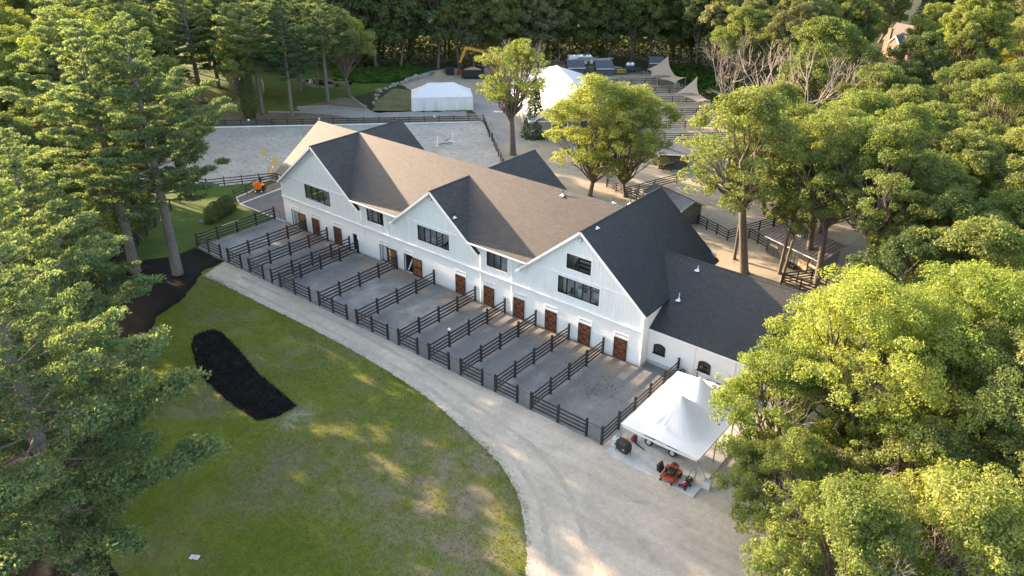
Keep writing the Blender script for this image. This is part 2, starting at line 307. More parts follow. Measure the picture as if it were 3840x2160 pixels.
# ------------------------------------------------------------------ geometry helpers
class MB:
    """collects shapes; build() links them as ONE mesh object"""
    def __init__(s): s.v = []; s.f = []
    def add(s, vs, fs):
        o = len(s.v); s.v += [tuple(v) for v in vs]; s.f += [tuple(i+o for i in f) for f in fs]; return s
    def box(s, c, d, rz=0.0, top=1.0):
        hx, hy, hz = d[0]/2, d[1]/2, d[2]/2; cs, sn = math.cos(rz), math.sin(rz); vs = []
        for z, k in ((-hz, 1.0), (hz, top)):
            for x, y in ((-hx,-hy),(hx,-hy),(hx,hy),(-hx,hy)):
                x *= k; y *= k; vs.append((c[0]+x*cs-y*sn, c[1]+x*sn+y*cs, c[2]+z))
        return s.add(vs, [(3,2,1,0),(4,5,6,7),(0,1,5,4),(1,2,6,5),(2,3,7,6),(3,0,4,7)])
    def bar(s, a, b, w, h, up=(0,0,1)):
        a, b = Vector(a), Vector(b); d = (b-a).normalized(); sd = d.cross(Vector(up))
        if sd.length < 1e-4: sd = d.cross(Vector((1,0,0)))
        sd.normalize(); u = sd.cross(d); vs = []
        for p in (a, b):
            for i, j in ((-1,-1),(1,-1),(1,1),(-1,1)): vs.append(p + sd*(w/2*i) + u*(h/2*j))
        return s.add(vs, [(0,1,2,3),(7,6,5,4),(1,0,4,5),(2,1,5,6),(3,2,6,7),(0,3,7,4)])
    def tube(s, pts, rad, n=8, caps=True):
        pts = [Vector(p) for p in pts]; rad = rad if isinstance(rad, (list, tuple)) else [rad]*len(pts)
        vs = []; fs = []; ref = None
        for i, p in enumerate(pts):
            d = (pts[min(i+1, len(pts)-1)] - pts[max(i-1, 0)]).normalized()
            if ref is None: ref = d.orthogonal().normalized()
            ref = (ref - d*ref.dot(d)); ref = ref.normalized() if ref.length > 1e-6 else d.orthogonal().normalized()
            q = d.cross(ref)
            for k in range(n):
                a = 2*math.pi*k/n; vs.append(p + (ref*math.cos(a)+q*math.sin(a))*rad[i])
            if i:
                for k in range(n):
                    k2 = (k+1) % n; fs.append(((i-1)*n+k, (i-1)*n+k2, i*n+k2, i*n+k))
        if caps: fs += [tuple(reversed(range(n))), tuple(range((len(pts)-1)*n, len(pts)*n))]
        return s.add(vs, fs)
    def lathe(s, c, prof, n=16, axis='z'):
        vs = []; fs = []
        for i, (r, z) in enumerate(prof):
            for k in range(n):
                a = 2*math.pi*k/n; x, y = r*math.cos(a), r*math.sin(a)
                vs.append({'z': (c[0]+x, c[1]+y, c[2]+z), 'y': (c[0]+x, c[1]+z, c[2]+y), 'x': (c[0]+z, c[1]+x, c[2]+y)}[axis])
            if i:
                for k in range(n):
                    k2 = (k+1) % n; fs.append(((i-1)*n+k, (i-1)*n+k2, i*n+k2, i*n+k))
        fs += [tuple(reversed(range(n))), tuple(range((len(prof)-1)*n, len(prof)*n))]
        return s.add(vs, fs)
    def prism(s, poly, y0, y1):
        """outline in xz pushed along y"""
        n = len(poly); vs = [(x, y0, z) for x, z in poly] + [(x, y1, z) for x, z in poly]
        return s.add(vs, [tuple(range(n)), tuple(reversed(range(n, 2*n)))] + [((i+1) % n, i, n+i, n+(i+1) % n) for i in range(n)])
    def mesh(s, name, mat, smooth=False):
        me = bpy.data.meshes.new(name); me.from_pydata(s.v, [], s.f); me.materials.append(M[mat] if isinstance(mat, str) else mat)
        if smooth: me.polygons.foreach_set('use_smooth', [True]*len(me.polygons))
        bm = bmesh.new(); bm.from_mesh(me); bmesh.ops.recalc_face_normals(bm, faces=bm.faces); bm.to_mesh(me); bm.free()
        return me
    def build(s, name, mat, parent=None, loc=(0,0,0), rz=0.0, smooth=False, bevel=0.0):
        o = link(name, s.mesh(name, mat, smooth), parent, loc, rz)
        if bevel:
            b = o.modifiers.new('bevel', 'BEVEL'); b.width = bevel; b.segments = 2; b.limit_method = 'ANGLE'
        return o
def link(name, data, parent=None, loc=(0,0,0), rz=0.0, scale=(1,1,1)):
    o = bpy.data.objects.new(name, data); COL.objects.link(o); o.location = loc; o.rotation_euler = (0,0,rz); o.scale = scale
    if parent is not None: o.parent = parent
    return o
def tag(o, label=None, cat=None, group=None, kind=None):
    for k, v in (('label', label), ('category', cat), ('group', group), ('kind', kind)):
        if v: o[k] = v
    return o
def thing(name, label, cat, loc=(0,0,0), rz=0.0, group=None):
    return tag(link(name, None, None, loc, rz), label, cat, group)
def copy_tree(o, parent=None):
    c = o.copy(); COL.objects.link(c)
    c.parent = parent
    for ch in o.children: copy_tree(ch, c)
    return c
ORD = ['first','second','third','fourth','fifth','sixth','seventh','eighth','ninth','tenth','eleventh','twelfth','thirteenth','fourteenth',
       'fifteenth','sixteenth','seventeenth','eighteenth','nineteenth','twentieth']
def ordw(i):
    if i < 20: return ORD[i]
    t = ['twenty','thirty','forty','fifty','sixty','seventy','eighty','ninety'][(i+1)//10-2]
    return (t[:-1]+'ieth') if (i+1) % 10 == 0 else t+'-'+ORD[(i+1) % 10-1]
_pr = np.random.RandomState(5)
_perm = _pr.rand(64, 64)
def vnoise(x, y):
    x, y = np.asarray(x, float), np.asarray(y, float)
    xi, yi = np.floor(x).astype(int), np.floor(y).astype(int); fx, fy = x-xi, y-yi
    fx, fy = fx*fx*(3-2*fx), fy*fy*(3-2*fy); g = lambda a, b: _perm[a % 64, b % 64]
    return (g(xi, yi)*(1-fx)+g(xi+1, yi)*fx)*(1-fy) + (g(xi, yi+1)*(1-fx)+g(xi+1, yi+1)*fx)*fy
def curve(pts, k=8):
    P_ = [Vector(p) for p in pts]; out = []
    for i in range(len(P_)-1):
        a, b, c, d = P_[max(i-1, 0)], P_[i], P_[i+1], P_[min(i+2, len(P_)-1)]
        for j in range(k):
            t = j/k; out.append(tuple(.5*((2*b)+(c-a)*t+(2*a-5*b+4*c-d)*t*t+(3*b-a-3*c+d)*t**3)))
    return out+[tuple(P_[-1])]
def rough_edge(poly, step=0.8, amp=0.15, seed=1):
    r = random.Random(seed); out = []
    for i, a in enumerate(poly):
        b = poly[(i+1) % len(poly)]; L = math.hypot(b[0]-a[0], b[1]-a[1]); n = max(1, int(L/step))
        for k in range(n):
            t = k/n; out.append((a[0]+(b[0]-a[0])*t + r.uniform(-amp, amp), a[1]+(b[1]-a[1])*t + r.uniform(-amp, amp)))
    return out
def inside(px, py, poly):
    c = np.zeros(len(px), bool); n = len(poly); j = n-1
    for i in range(n):
        xi, yi = poly[i]; xj, yj = poly[j]
        k = ((yi > py) != (yj > py)) & (px < (xj-xi)*(py-yi)/((yj-yi) or 1e-12)+xi); c ^= k; j = i
    return c
def edge_dist(px, py, poly):
    d = np.full(len(px), 1e9)
    for i in range(len(poly)):
        ax, ay = poly[i]; bx, by = poly[(i+1) % len(poly)]; L2 = (bx-ax)**2+(by-ay)**2 or 1e-9
        t = np.clip(((px-ax)*(bx-ax)+(py-ay)*(by-ay))/L2, 0, 1); d = np.minimum(d, np.hypot(px-ax-t*(bx-ax), py-ay-t*(by-ay)))
    return d
def sheet(name, poly, z, mat, label=None, edge=0.15, step=0.8, grid=0.0, hfun=None, kind='structure', cat=None):
    p = rough_edge(poly, step, edge, len(name)) if edge else list(poly)
    vs = [Vector(q) for q in p]; n0 = len(vs)
    if grid:
        xs = np.arange(min(q[0] for q in p), max(q[0] for q in p), grid); ys = np.arange(min(q[1] for q in p), max(q[1] for q in p), grid)
        gx, gy = [a.ravel() for a in np.meshgrid(xs, ys)]; gx = gx+_pr.uniform(-.2, .2, len(gx))*grid; gy = gy+_pr.uniform(-.2, .2, len(gy))*grid
        k = inside(gx, gy, p); gx, gy = gx[k], gy[k]; k = edge_dist(gx, gy, p) > grid*0.4
        vs += [Vector((a, b)) for a, b in zip(gx[k], gy[k])]
    r = delaunay_2d_cdt(vs, [(i, (i+1) % n0) for i in range(n0)], [list(range(n0))], 1, 1e-5)
    X = np.array([q[:] for q in r[0]])
    Z = np.full(len(X), z) if hfun is None else z + hfun(X[:, 0], X[:, 1], edge_dist(X[:, 0], X[:, 1], p))
    me = bpy.data.meshes.new(name); me.from_pydata([(a, b, c) for (a, b), c in zip(X, Z)], [], [list(f) for f in r[2]])
    me.materials.append(M[mat])
    bm = bmesh.new(); bm.from_mesh(me); bmesh.ops.recalc_face_normals(bm, faces=bm.faces)
    if sum(f.normal.z for f in bm.faces) < 0: bmesh.ops.reverse_faces(bm, faces=bm.faces)
    bm.to_mesh(me); bm.free()
    me.polygons.foreach_set('use_smooth', [True]*len(me.polygons))
    o = link(name, me); o['kind'] = kind
    if label: o['label'] = label
    if cat: o['category'] = cat
    return o

# ------------------------------------------------------------------ the ground
sheet('ground', [(-600,-500),(700,-500),(700,900),(-600,900)], -0.02, 'forest_floor', edge=0)
sheet('front_lawn', [(-4.5,-18.5),(-2.1,-15.0),(-1.9,-11.7),(4.2,-11.7),(5.3,-14.8),(12.4,-14.9),(24.9,-14.7),(33.8,-14.8),(41.5,-15.5),(47.4,-16.8),(51.8,-17.9),(54.6,-19.2),(57.3,-21.3),(60.9,-25.5),(66,-33),(75,-60),(20,-90),(-40,-60)],
      -0.014, 'lawn_grass', 'shaded mown front lawn with worn brown patches', 0.1)
sheet('left_lawn', [(-34,-10),(-19.5,0.6),(-17,4.9),(-14.2,8.7),(-12.8,1),(-10.3,-0.4),(-2.6,-0.2),(-2.1,-11.6),(-2,-15.2),(-3.8,-18),(-6,-18),(-16,-12)], -0.010, 'back_grass', 'green strip of grass between the arena and the paddocks', 0.1)
sheet('back_lawn', [(-120,0),(-52,15),(-47,30.5),(-42.5,34.5),(-41.6,41.2),(-44.3,49.4),(-45.2,63),(-46.5,74),(-80,66),(-120,50)], -0.012, 'back_grass', 'dark green lawn with tall trees behind the arena', 0.3, 1.5)
sheet('soil_strip', [(-56,14),(-48,17),(-11,53.5),(-15,57),(-33,45),(-45,49.5),(-46,36.7),(-42.5,34.5),(-47,30.7),(-58,23)], -0.008, 'bare_soil', 'bare brown soil outside the far arena fence', 0.4, 1.2)
sheet('tent_grass', [(-37,49),(-32,44),(-18,57),(-26,65),(-43,60)], -0.003, 'dry_grass', 'dry grass beside the white walled tent', 0.4, 1.2)
sheet('rear_yard', [(-11,53.3),(5,38.0),(25,20),(30,14),(90,14),(92,52),(62,60),(37,75),(17,93),(-3,110),(-30,112),(-46,80),(-45.5,64),(-36,60),(-30,66),(-16,56)], -0.006, 'yard_sand', 'sunlit sandy yard behind the barn', 0.25, 1.5)
sheet('dirt_track', [(-13,55),(-10.5,53.4),(-1.5,45.4),(4,47.5),(-8,60),(-24,74),(-32,68),(-27,62)], -0.001, 'grey_track', 'grey track between the arena and the white structure', 0.3, 1.2)
sheet('arena_track', [(-46,36.3),(-42,35.2),(-37,37.6),(-32,38.6),(-16,53.5),(-18.5,56.5),(-33.5,44.2),(-41.6,41)], -0.003, 'grey_track', 'grey stone dust track curving past the timber edging', 0.2, 1.0)
sheet('arena_sand', [(-52,13),(-48,16.7),(-11.1,52.8),(6.1,37.3),(25,20),(25,15),(0,15),(-10,12),(-14.2,8.9),(-15.4,6.7),(-17,4.7),(-19.5,0.5),(-25,-2.2),(-33,-5)], 0.002, 'arena_sand', 'pale hoof-marked sand of the riding arena', 0.08, 1.0)
sheet('driveway', [(4.1,-11.9)]+curve([(5.5,-15.6),(8,-15.4),(12.4,-15.3),(24.9,-15.1),(33.8,-15.3),(41.5,-16.06),(47.4,-17.4),(51.4,-18.5),(54.2,-19.9),(56.7,-21.8),(60.2,-26),(65,-34)])+[(74,-62),(120,-62),(120,14),(68,14),(68,1.2),(53.5,1.2),(53.5,-11.4),(30,-11.4)], 0.003, 'gravel', 'pale gravel drive sweeping past the paddocks', 0.07, 0.22)
sheet('right_yard', [(68,14),(120,14),(120,60),(60,60),(60,30),(68,20)], -0.002, 'grey_track', 'grey yard under the trees on the right', 0.2, 1.5)
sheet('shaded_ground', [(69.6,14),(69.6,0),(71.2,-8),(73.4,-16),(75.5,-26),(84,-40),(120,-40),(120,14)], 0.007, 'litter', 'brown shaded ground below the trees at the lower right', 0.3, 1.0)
_ec = curve([(9,-15.35),(12.4,-15.3),(24.9,-15.1),(33.8,-15.3),(41.5,-16.06),(47.4,-17.4),(51.4,-18.5),(54.2,-19.9),(56.7,-21.8),(60.2,-26),(65,-34)])
def lane(off, w):
    a_, b_ = [], []
    for i_, p_ in enumerate(_ec):
        q_ = _ec[min(i_+1, len(_ec)-1)]; r_ = _ec[max(i_-1, 0)]; tx, ty = q_[0]-r_[0], q_[1]-r_[1]; L_ = math.hypot(tx, ty); nx_, ny_ = -ty/L_, tx/L_
        o_ = off*(1+max(0, p_[0]-44)*.05); a_.append((p_[0]+nx_*o_, p_[1]+ny_*o_)); b_.append((p_[0]+nx_*(o_+w), p_[1]+ny_*(o_+w)))
    return a_+b_[::-1]
for k__, (of_, w_) in enumerate(((.75, .42), (2.25, .42))):
    sheet('wheel_lane', lane(of_, w_), 0.007, 'packed_gravel', ['packed wheel lane nearer the lawn edge', 'packed wheel lane nearer the paddock gates'][k__], 0.10, 0.25)
def pad_h(x, y, d): return 0.035*vnoise(x*.5, y*.5)*np.clip(d/1.0, 0, 1)
sheet('paddock_floor', [(-2.1,-11.75),(57.0,-11.75),(57.0,1.25),(53.6,1.25),(53.6,-0.02),(-2.1,-0.02)], 0.010, 'stone_dust', 'grey stone dust floor of the stable paddocks', 0.06, 0.6, 0.9, pad_h)
def mulch_h(k): return lambda x, y, d: k*np.clip(d/0.7, 0, 1)**0.6*(0.75+0.25*vnoise(x*.9, y*.9)) + 0.06*vnoise(x*3.3, y*3.3)*np.clip(d/.3, 0, 1)
sheet('mulch_strip', [(-4.2,-18.6),(-3.7,-17.9),(-1.86,-15.3),(-1.9,-12.0),(4.05,-11.95),(4.3,-14.8),(6.6,-17.2),(9,-20.4),(10.2,-23.8),(17,-29.2),(26,-35.3),(36.3,-42.2),(41.0,-42.9),(40,-50),(26,-48),(8,-38),(-4.0,-26.0)], 0.004, 'mulch', 'black mulch strip under the row of tall pines', 0.1, 0.5, 0.55, mulch_h(.10))
sheet('mulch_bed', [(16.6,-23.3),(16.6,-22.4),(17.1,-21.5),(18.2,-21.3),(22,-22.0),(26.9,-23.2),(33.7,-24.0),(33.7,-26.0),(32.8,-27.4),(28.3,-27.4),(22.8,-26.7),(18.2,-24.6)], 0.004, 'mulch', 'island bed of raised black mulch in the lawn', 0.07, 0.3, 0.3, mulch_h(.11))
sheet('pond', [(-65,51.8),(-63,56),(-58.5,58.5),(-54.7,59.3),(-52.6,56),(-53.4,51.2),(-56.9,49.3),(-61.7,50.5)], -0.004, 'pond_water', 'small dark pond with green algae under the trees', 0.3, 0.8)
sheet('asphalt_pad', [(-10.1,-0.2),(-0.02,-0.02),(-0.02,9),(-10.7,7.2)], 0.006, 'asphalt', 'dark grey pad beside the barn end', 0.0)
sheet('side_gravel', [(-12.6,1.0),(-10.25,-0.2),(-10.85,7.2),(-6,10),(-13.9,9.2)], 0.002, 'brown_gravel', 'brown gravel strip by the arena corner', 0.05)
k_ = MB()
for a, b in (((-10.15,-0.28),(-0.05,-0.1)),((-10.15,-0.28),(-10.8,7.2)),((-12.75,0.95),(-12.9,2.7)),((-12.9,2.7),(-14.0,6.0)),((-10.2,-0.3),(-12.75,0.95))):
    k_.bar((*a, 0.05), (*b, 0.05), 0.16, 0.14)
tag(k_.build('kerb', 'kerb_stone'), 'pale kerb round the dark pad by the barn end', None, None, 'structure')

# ------------------------------------------------------------------ the barn
G1, G2, G3, ZR, YR = 7.57, 27.25, 46.41, 12.04, 7.2
WL = 53.55; BAND = 3.66; EY, EZ = -0.45, 6.9; SM = (ZR-EZ)/(YR-EY)
barn = thing('stable_barn', 'long white stable barn with three front gables and dark shingle roof', 'barn')
def slab(name, pts, th, mat, parent):
    pts = [Vector(p) for p in pts]; n = sum(((pts[i]-pts[0]).cross(pts[(i+1) % len(pts)]-pts[0]) for i in range(len(pts))), Vector()).normalized()
    if n.z < 0: pts.reverse(); n = -n
    e1 = Vector((0,0,1)).cross(n).normalized(); e2 = n.cross(e1)
    me = bpy.data.meshes.new(name); k = len(pts); low = [p - Vector((0,0,th)) for p in pts]
    me.from_pydata([tuple(p) for p in pts+low], [], [tuple(range(k)), tuple(reversed(range(k, 2*k)))] + [(i, k+i, k+(i+1) % k, (i+1) % k) for i in range(k)])
    uv = me.uv_layers.new(name='UVMap'); allp = pts+low
    for l in me.loops:
        p = allp[l.vertex_index]; uv.data[l.index].uv = (p.dot(e1), p.dot(e2))
    me.materials.append(M[mat]); return link(name, me, parent)
# gable: (centre, ridge z, half width of the roof, eave z, far end y)
GB = {1: (G1, ZR, 7.72, 5.88, 14.57), 2: (G2, 11.17, 6.62, 5.86, 17.98), 3: (G3, 11.99, 7.45, 5.74, 14.49)}
def gs(g): c, z, w, e, yb = GB[g]; return (z-e)/w
def val_x(g): return (GB[g][1]-EZ)/gs(g)            # half width where the gable slope meets the main eave
def y_meet(g): return EY + (GB[g][1]-EZ)/SM
front = [(-0.36, EY), (G1-val_x(1), EY), (G1, YR), (G1+val_x(1), EY), (G2-val_x(2), EY), (G2, y_meet(2)), (G2+val_x(2), EY), (G3-val_x(3), EY), (G3, YR), (-0.36, YR)]
def mz(y): return EZ + SM*(y-EY)
slab('roof', [(x, y, mz(min(y, YR))) for x, y in front], 0.16, 'shingle_main', barn)
back = [(-0.36, 14.85), (G2-6, 14.85), (G2, 2*YR-y_meet(2)), (G2+6, 14.85), (G3, 14.85), (G3, YR), (-0.36, YR)]
slab('roof', [(x, y, mz(YR-abs(y-YR))) for x, y in back], 0.16, 'shingle_main', barn)
for g in (1, 2, 3):
    c, z, w, e, yb = GB[g]; s = gs(g); ym = YR if g != 2 else y_meet(2)
    v0 = (z-mz(0.06))/s
    for sd in (-1, 1):
        P_ = lambda dx, y: (c+sd*dx, y, z-s*dx)
        if g == 3 and sd == 1:
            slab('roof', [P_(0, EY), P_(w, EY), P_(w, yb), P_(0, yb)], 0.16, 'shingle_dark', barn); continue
        slab('roof', [P_(0, EY), P_(0, ym+0.02), P_(v0, 0.06), P_(w, 0.06), P_(w, EY)], 0.16, 'shingle_main', barn)
        yb0 = 2*YR-ym; y1 = 14.85 if g != 2 else 14.6
        slab('roof', [P_(0, yb0-0.02), P_(0, yb), P_(w, yb), P_(w, min(yb-.05, 14.3)), P_(v0, min(yb-.05, 14.3))], 0.16, 'shingle_main', barn)
    slab('roof_ridge', [(c-.14, EY-.02, z-.06), (c, EY-.02, z+.03), (c, yb, z+.03), (c-.14, yb, z-.06)], 0.03, 'shingle_dark', barn)
    slab('roof_ridge', [(c+.14, EY-.02, z-.06), (c, EY-.02, z+.03), (c, yb, z+.03), (c+.14, yb, z-.06)], 0.03, 'shingle_dark', barn)
    # rake boards
    for sd in (-1, 1):
        m = MB(); a = Vector((c, EY-.02, z-.17)); b = Vector((c+sd*w, EY-.02, e-.17))
        m.bar(a, b, 0.05, 0.24, (0,-1,0)) if False else m.bar(a, b, 0.24, 0.05, (0,1,0))
        m.build('rake_board', 'white_trim', barn)
        m = MB(); m.bar((c, -0.2, z-.24), (c+sd*w, -0.2, e-.24), 0.02, 0.42, (0,1,0)) if False else None
# front wall outline (x, z) under the roofs
def wall_top():
    pts = [(0.0, GB[1][1]-gs(1)*G1-.16)]
    for g in (1, 2, 3):
        c, z, w, e, yb = GB[g]; s = gs(g); hx = (z-6.85)/s
        if g > 1: pts.append((c-hx, 6.70))
        pts.append((c, z-.16))
        if g < 3: pts.append((c+hx, 6.70))
    pts.append((WL, GB[3][1]-gs(3)*(WL-G3)-.16)); return pts
WIN = [(4.95, 9.80, 4.70, 6.60, 4, 'w1'), (16.40, 19.22, 4.75, 6.52, 3, 'w1b'), (24.75, 29.50, 4.72, 6.55, 5, 'w2'), (34.80, 37.58, 4.70, 6.52, 3, 'w2b'),
       (43.88, 48.64, 4.72, 6.55, 5, 'w3'), (44.78, 47.55, 7.62, 9.14, 2, 'w3u')]
DOORS = [(1.55, 1), (5.72, 0), (9.94, 0), (18.22, 1), (22.30, 1), (30.35, 0), (34.40, 0), (38.44, 0), (42.52, 0), (46.55, 0), (50.62, 0)]
DW, DH = 1.42, 2.28
HOLES_LOW = [(x, x+DW, 0.0, DH) for x, o in DOORS if o] + [(13.22, 14.19, 0.0, 2.25)] + [(x+.1, x+DW-.08, 2.47, 2.70) for x, o in DOORS]
def flat_wall(name, poly, holes, y, depth, mat, parent, axis='y'):
    vs = [Vector(p) for p in poly]; ed = [(i, (i+1) % len(poly)) for i in range(len(poly))]
    hp = [[(a, c), (b, c), (b, d), (a, d)] for a, b, c, d in holes]
    hp = [h if isinstance(h[0], tuple) else h for h in hp]
    for h in hp:
        o = len(vs); vs += [Vector(p) for p in h]; ed += [(o+i, o+(i+1) % 4) for i in range(4)]
    r = delaunay_2d_cdt(vs, ed, [], 0, 1e-5); X = [q[:] for q in r[0]]; fs = []
    for f in r[2]:
        cx = sum(X[i][0] for i in f)/len(f); cz = sum(X[i][1] for i in f)/len(f)
        if not inside(np.array([cx]), np.array([cz]), poly)[0]: continue
        if any(a < cx < b and c < cz < d for a, b, c, d in holes): continue
        fs.append(tuple(f))
    m = MB(); T_ = (lambda p, yy: (p[0], yy, p[1])) if axis == 'y' else (lambda p, yy: (yy, p[0], p[1]))
    m.add([T_(p, y) for p in X], fs)
    for h in hp:
        for i in range(4):
            a, b = h[i], h[(i+1) % 4]; m.add([T_(a, y), T_(b, y), T_(b, y+depth), T_(a, y+depth)], [(0,1,2,3)])
    return m.build(name, mat, parent)
low = [(0, -0.05), (WL, -0.05), (WL, BAND), (0, BAND)]
flat_wall('wall', low, [(a, b, max(c, -0.05), d) for a, b, c, d in HOLES_LOW], 0.0, 0.22, 'white_masonry', barn)
up = [(0, BAND), (WL, BAND)] + list(reversed(wall_top()))
flat_wall('wall', up, [w[:4] for w in WIN], 0.0, 0.16, 'white_siding', barn)
def roofline(x):
    best = 6.70
    for g in (1, 2, 3):
        c, z, w, e, yb = GB[g]; best = max(best, z-.16-gs(g)*abs(x-c))
    if x < G1-val_x(1): best = min(best, GB[1][1]-.16-gs(1)*abs(x-G1))
    if x > G3: best = GB[3][1]-.16-gs(3)*abs(x-G3)
    return best
# battens of the siding, broken by the windows and the trim band
bat = MB().box((0,0,0), (0.05, 0.022, 1.0)).mesh('batten', 'white_siding')
x = 0.2
while x < WL-0.1:
    segs = [(BAND+.16, roofline(x)-0.05)]
    for a, b, c, d, n, _ in WIN:
        if a-.12 < x < b+.12:
            segs = [q for s0, s1 in segs for q in ((s0, min(s1, c-.1)), (max(s0, d+.1), s1)) if q[1]-q[0] > .08]
    for s0, s1 in segs: link('batten', bat, barn, (x, -0.011, (s0+s1)/2), 0, (1, 1, s1-s0))
    x += 0.405
m = MB(); m.box((WL/2, -0.05, BAND+.06), (WL+.12, 0.14, 0.17)); m.box((WL/2, -0.075, BAND+.16), (WL+.16, 0.19, 0.05)); m.build('band_board', 'white_trim', barn)
for g in (1, 2, 3):
    c, z, w, e, yb = GB[g]; hx = (z-.3-6.8)/gs(g)
    m = MB(); m.box((c, -0.035, 6.82), (2*hx, 0.07, 0.14)); m.build('band_board', 'white_trim', barn)
for x_, z1 in ((0.06, 5.6), (WL-.06, 5.55)):
    MB().box((x_, -0.02, (BAND+.18+z1)/2), (0.18, 0.06, z1-BAND-.18)).build('corner_board', 'white_trim', barn)
# eaves: fascia, gutter and downspouts between the gables
for a, b in ((G1+val_x(1)+.02, G2-val_x(2)-.02), (G2+val_x(2)+.02, G3-val_x(3)-.02)):
    MB().box(((a+b)/2, EY-.03, EZ-.16), (b-a, 0.05, 0.2)).build('fascia', 'white_trim', barn)
    MB().box(((a+b)/2, EY-.11, EZ-.12), (b-a, 0.12, 0.10)).build('gutter', 'white_trim', barn)
    MB().box(((a+b)/2, -0.2, EZ-.26), (b-a, 0.46, 0.02)).build('soffit', 'white_trim', barn)
def downspout(x, top, foot=0.1):
    m = MB(); m.tube([(x, EY-.08, top), (x, EY-.05, top-.15), (x, -0.08, top-.5), (x, -0.08, foot+.1), (x, -0.28, foot-.02)], 0.05, 6)
    m.build('downspout', 'white_trim', barn)
for x_, t_ in ((15.35, EZ-.1), (20.0, EZ-.1), (34.0, EZ-.1), (38.25, EZ-.1)): downspout(x_, t_)
MB().tube([(WL-.02, -0.1, 5.5), (WL+.02, -0.1, 0.1)], 0.05, 6).build('downspout', 'white_trim', barn)
# windows with rooms behind
def room(x0, x1, z0, z1, dep, mat, y=0.2):
    m = MB(); a, b = x0-.3, x1+.3; c, d = z0-.5, z1+.25
    v = [(a,y,c),(b,y,c),(b,y,d),(a,y,d),(a,y+dep,c),(b,y+dep,c),(b,y+dep,d),(a,y+dep,d)]
    m.add(v, [(0,1,5,4),(2,3,7,6),(1,2,6,5),(3,0,4,7),(4,5,6,7)]); return m.build('room_lining', mat, barn)
for a, b, c, d, n, nm in WIN:
    m = MB()
    for q in ((a+.04, (c+d)/2, .08, d-c), (b-.04, (c+d)/2, .08, d-c)): m.box((q[0], 0.04, q[1]), (q[2], 0.1, q[3]))
    for zz in (c+.04, d-.04): m.box(((a+b)/2, 0.04, zz), (b-a-.16, 0.1, .08))
    win = m.build('window', 'black_frame', barn)
    for i in range(n):
        x0 = a+.08+(b-a-.16)*i/n; x1 = a+.08+(b-a-.16)*(i+1)/n
        MB().add([(x0, .06, c+.08), (x1, .06, c+.08), (x1, .06, d-.08), (x0, .06, d-.08)], [(0,1,2,3)]).build('pane', 'window_glass', win)
        if i: MB().box((x0, 0.035, (c+d)/2), (0.09 if nm != 'w3u' else .07, 0.08, d-c-.16)).build('mullion', 'black_frame', win)
    t = MB()
    for q in ((a-.07, .14), (b+.07, .14)): t.box((q[0], -0.02, (c+d)/2), (q[1], 0.05, d-c+.28))
    for zz in (c-.07, d+.07): t.box(((a+b)/2, -0.018, zz), (b-a, 0.055, .14))
    t.build('window_trim', 'white_trim', barn)
    room(a, b, c, d, 1.5, 'grey_room')
# things seen in the rooms
def inroom(name, label, cat, parts):
    t = thing(name, label, cat)
    for nm, mb, mt in parts: mb.build(nm, mt, t)
inroom('cabinet', 'pale cabinet behind the lower window of the right gable', 'cabinet', [('body', MB().box((46.3, 1.2, 4.75), (1.5, .5, .95)), 'pale_room'), ('worktop', MB().box((46.3, 1.2, 5.25), (1.6, .6, .05)), 'pale_room'), ('shelf', MB().box((46.4, 1.4, 5.6), (1.3, .3, .05)), 'pale_room')])
inroom('tub_chair', 'pale rounded chair behind the lower window of the right gable', 'chair', [('seat', MB().lathe((47.5, .9, 4.25), [(.45,0),(.5,.3),(.46,.4),(.1,.42)], 14), 'pale_room'), ('backrest', MB().box((47.5, 1.3, 4.95), (.9, .12, .6), 0, .8), 'pale_room')])
inroom('cupboard', 'tall pale cupboard at the left edge of the right gable window', 'cupboard', [('body', MB().box((44.25, 1.0, 5.2), (.5, .5, 1.9)), 'pale_room'), ('door', MB().box((44.25, .73, 5.2), (.44, .03, 1.7)), 'pale_room')])
inroom('staircase', 'dark open staircase seen through the upper window of the right gable', 'staircase', [('tread', MB().box((46.1, 1.0+.25*i, 7.55+.3*i), (1.8, .3, .06)), 'dark_room') for i in range(4)] + [('stringer', MB().bar((45.2, .8, 7.4), (45.2, 2.0, 8.8), .06, .25), 'dark_room')])
inroom('staircase', 'dark staircase seen through the middle gable window', 'staircase', [('tread', MB().box((28.0+.25*i, 1.2, 4.6+.28*i), (.3, 1.0, .06)), 'dark_room') for i in range(6)])
inroom('draped_furniture', 'pale draped shape behind the middle gable window', 'furniture', [('cloth', MB().box((26.4, 1.0, 4.7), (.9, .7, .9), .2, .45), 'pale_room'), ('base', MB().box((26.4, 1.0, 4.3), (1.0, .8, .2), .2), 'grey_room')])
inroom('draped_furniture', 'pale draped shapes behind the left gable window', 'furniture', [('cloth', MB().box((8.2, 1.0, 4.6), (1.2, .7, .8), .1, .5), 'pale_room'), ('base', MB().box((6.6, 1.2, 4.6), (.9, .6, .8), .3, .6), 'grey_room')])
a_ = thing('letter_sign', 'pale letter A standing inside the window left of the right gable', 'sign')
MB().bar((36.02, .35, 4.95), (36.20, .35, 5.65), .05, .11, (0,1,0)).build('stroke', 'pale_room', a_)
MB().bar((36.40, .35, 4.95), (36.22, .35, 5.65), .05, .11, (0,1,0)).build('stroke', 'pale_room', a_)
MB().box((36.21, .35, 5.17), (.24, .05, .10)).build('crossbar', 'pale_room', a_)
for x0, x1 in ((16.45, 17.3), (17.35, 18.25)):
    MB().box(((x0+x1)/2, .32, 5.62), (x1-x0, .03, 1.7)).build('blind', 'grey_room', barn)
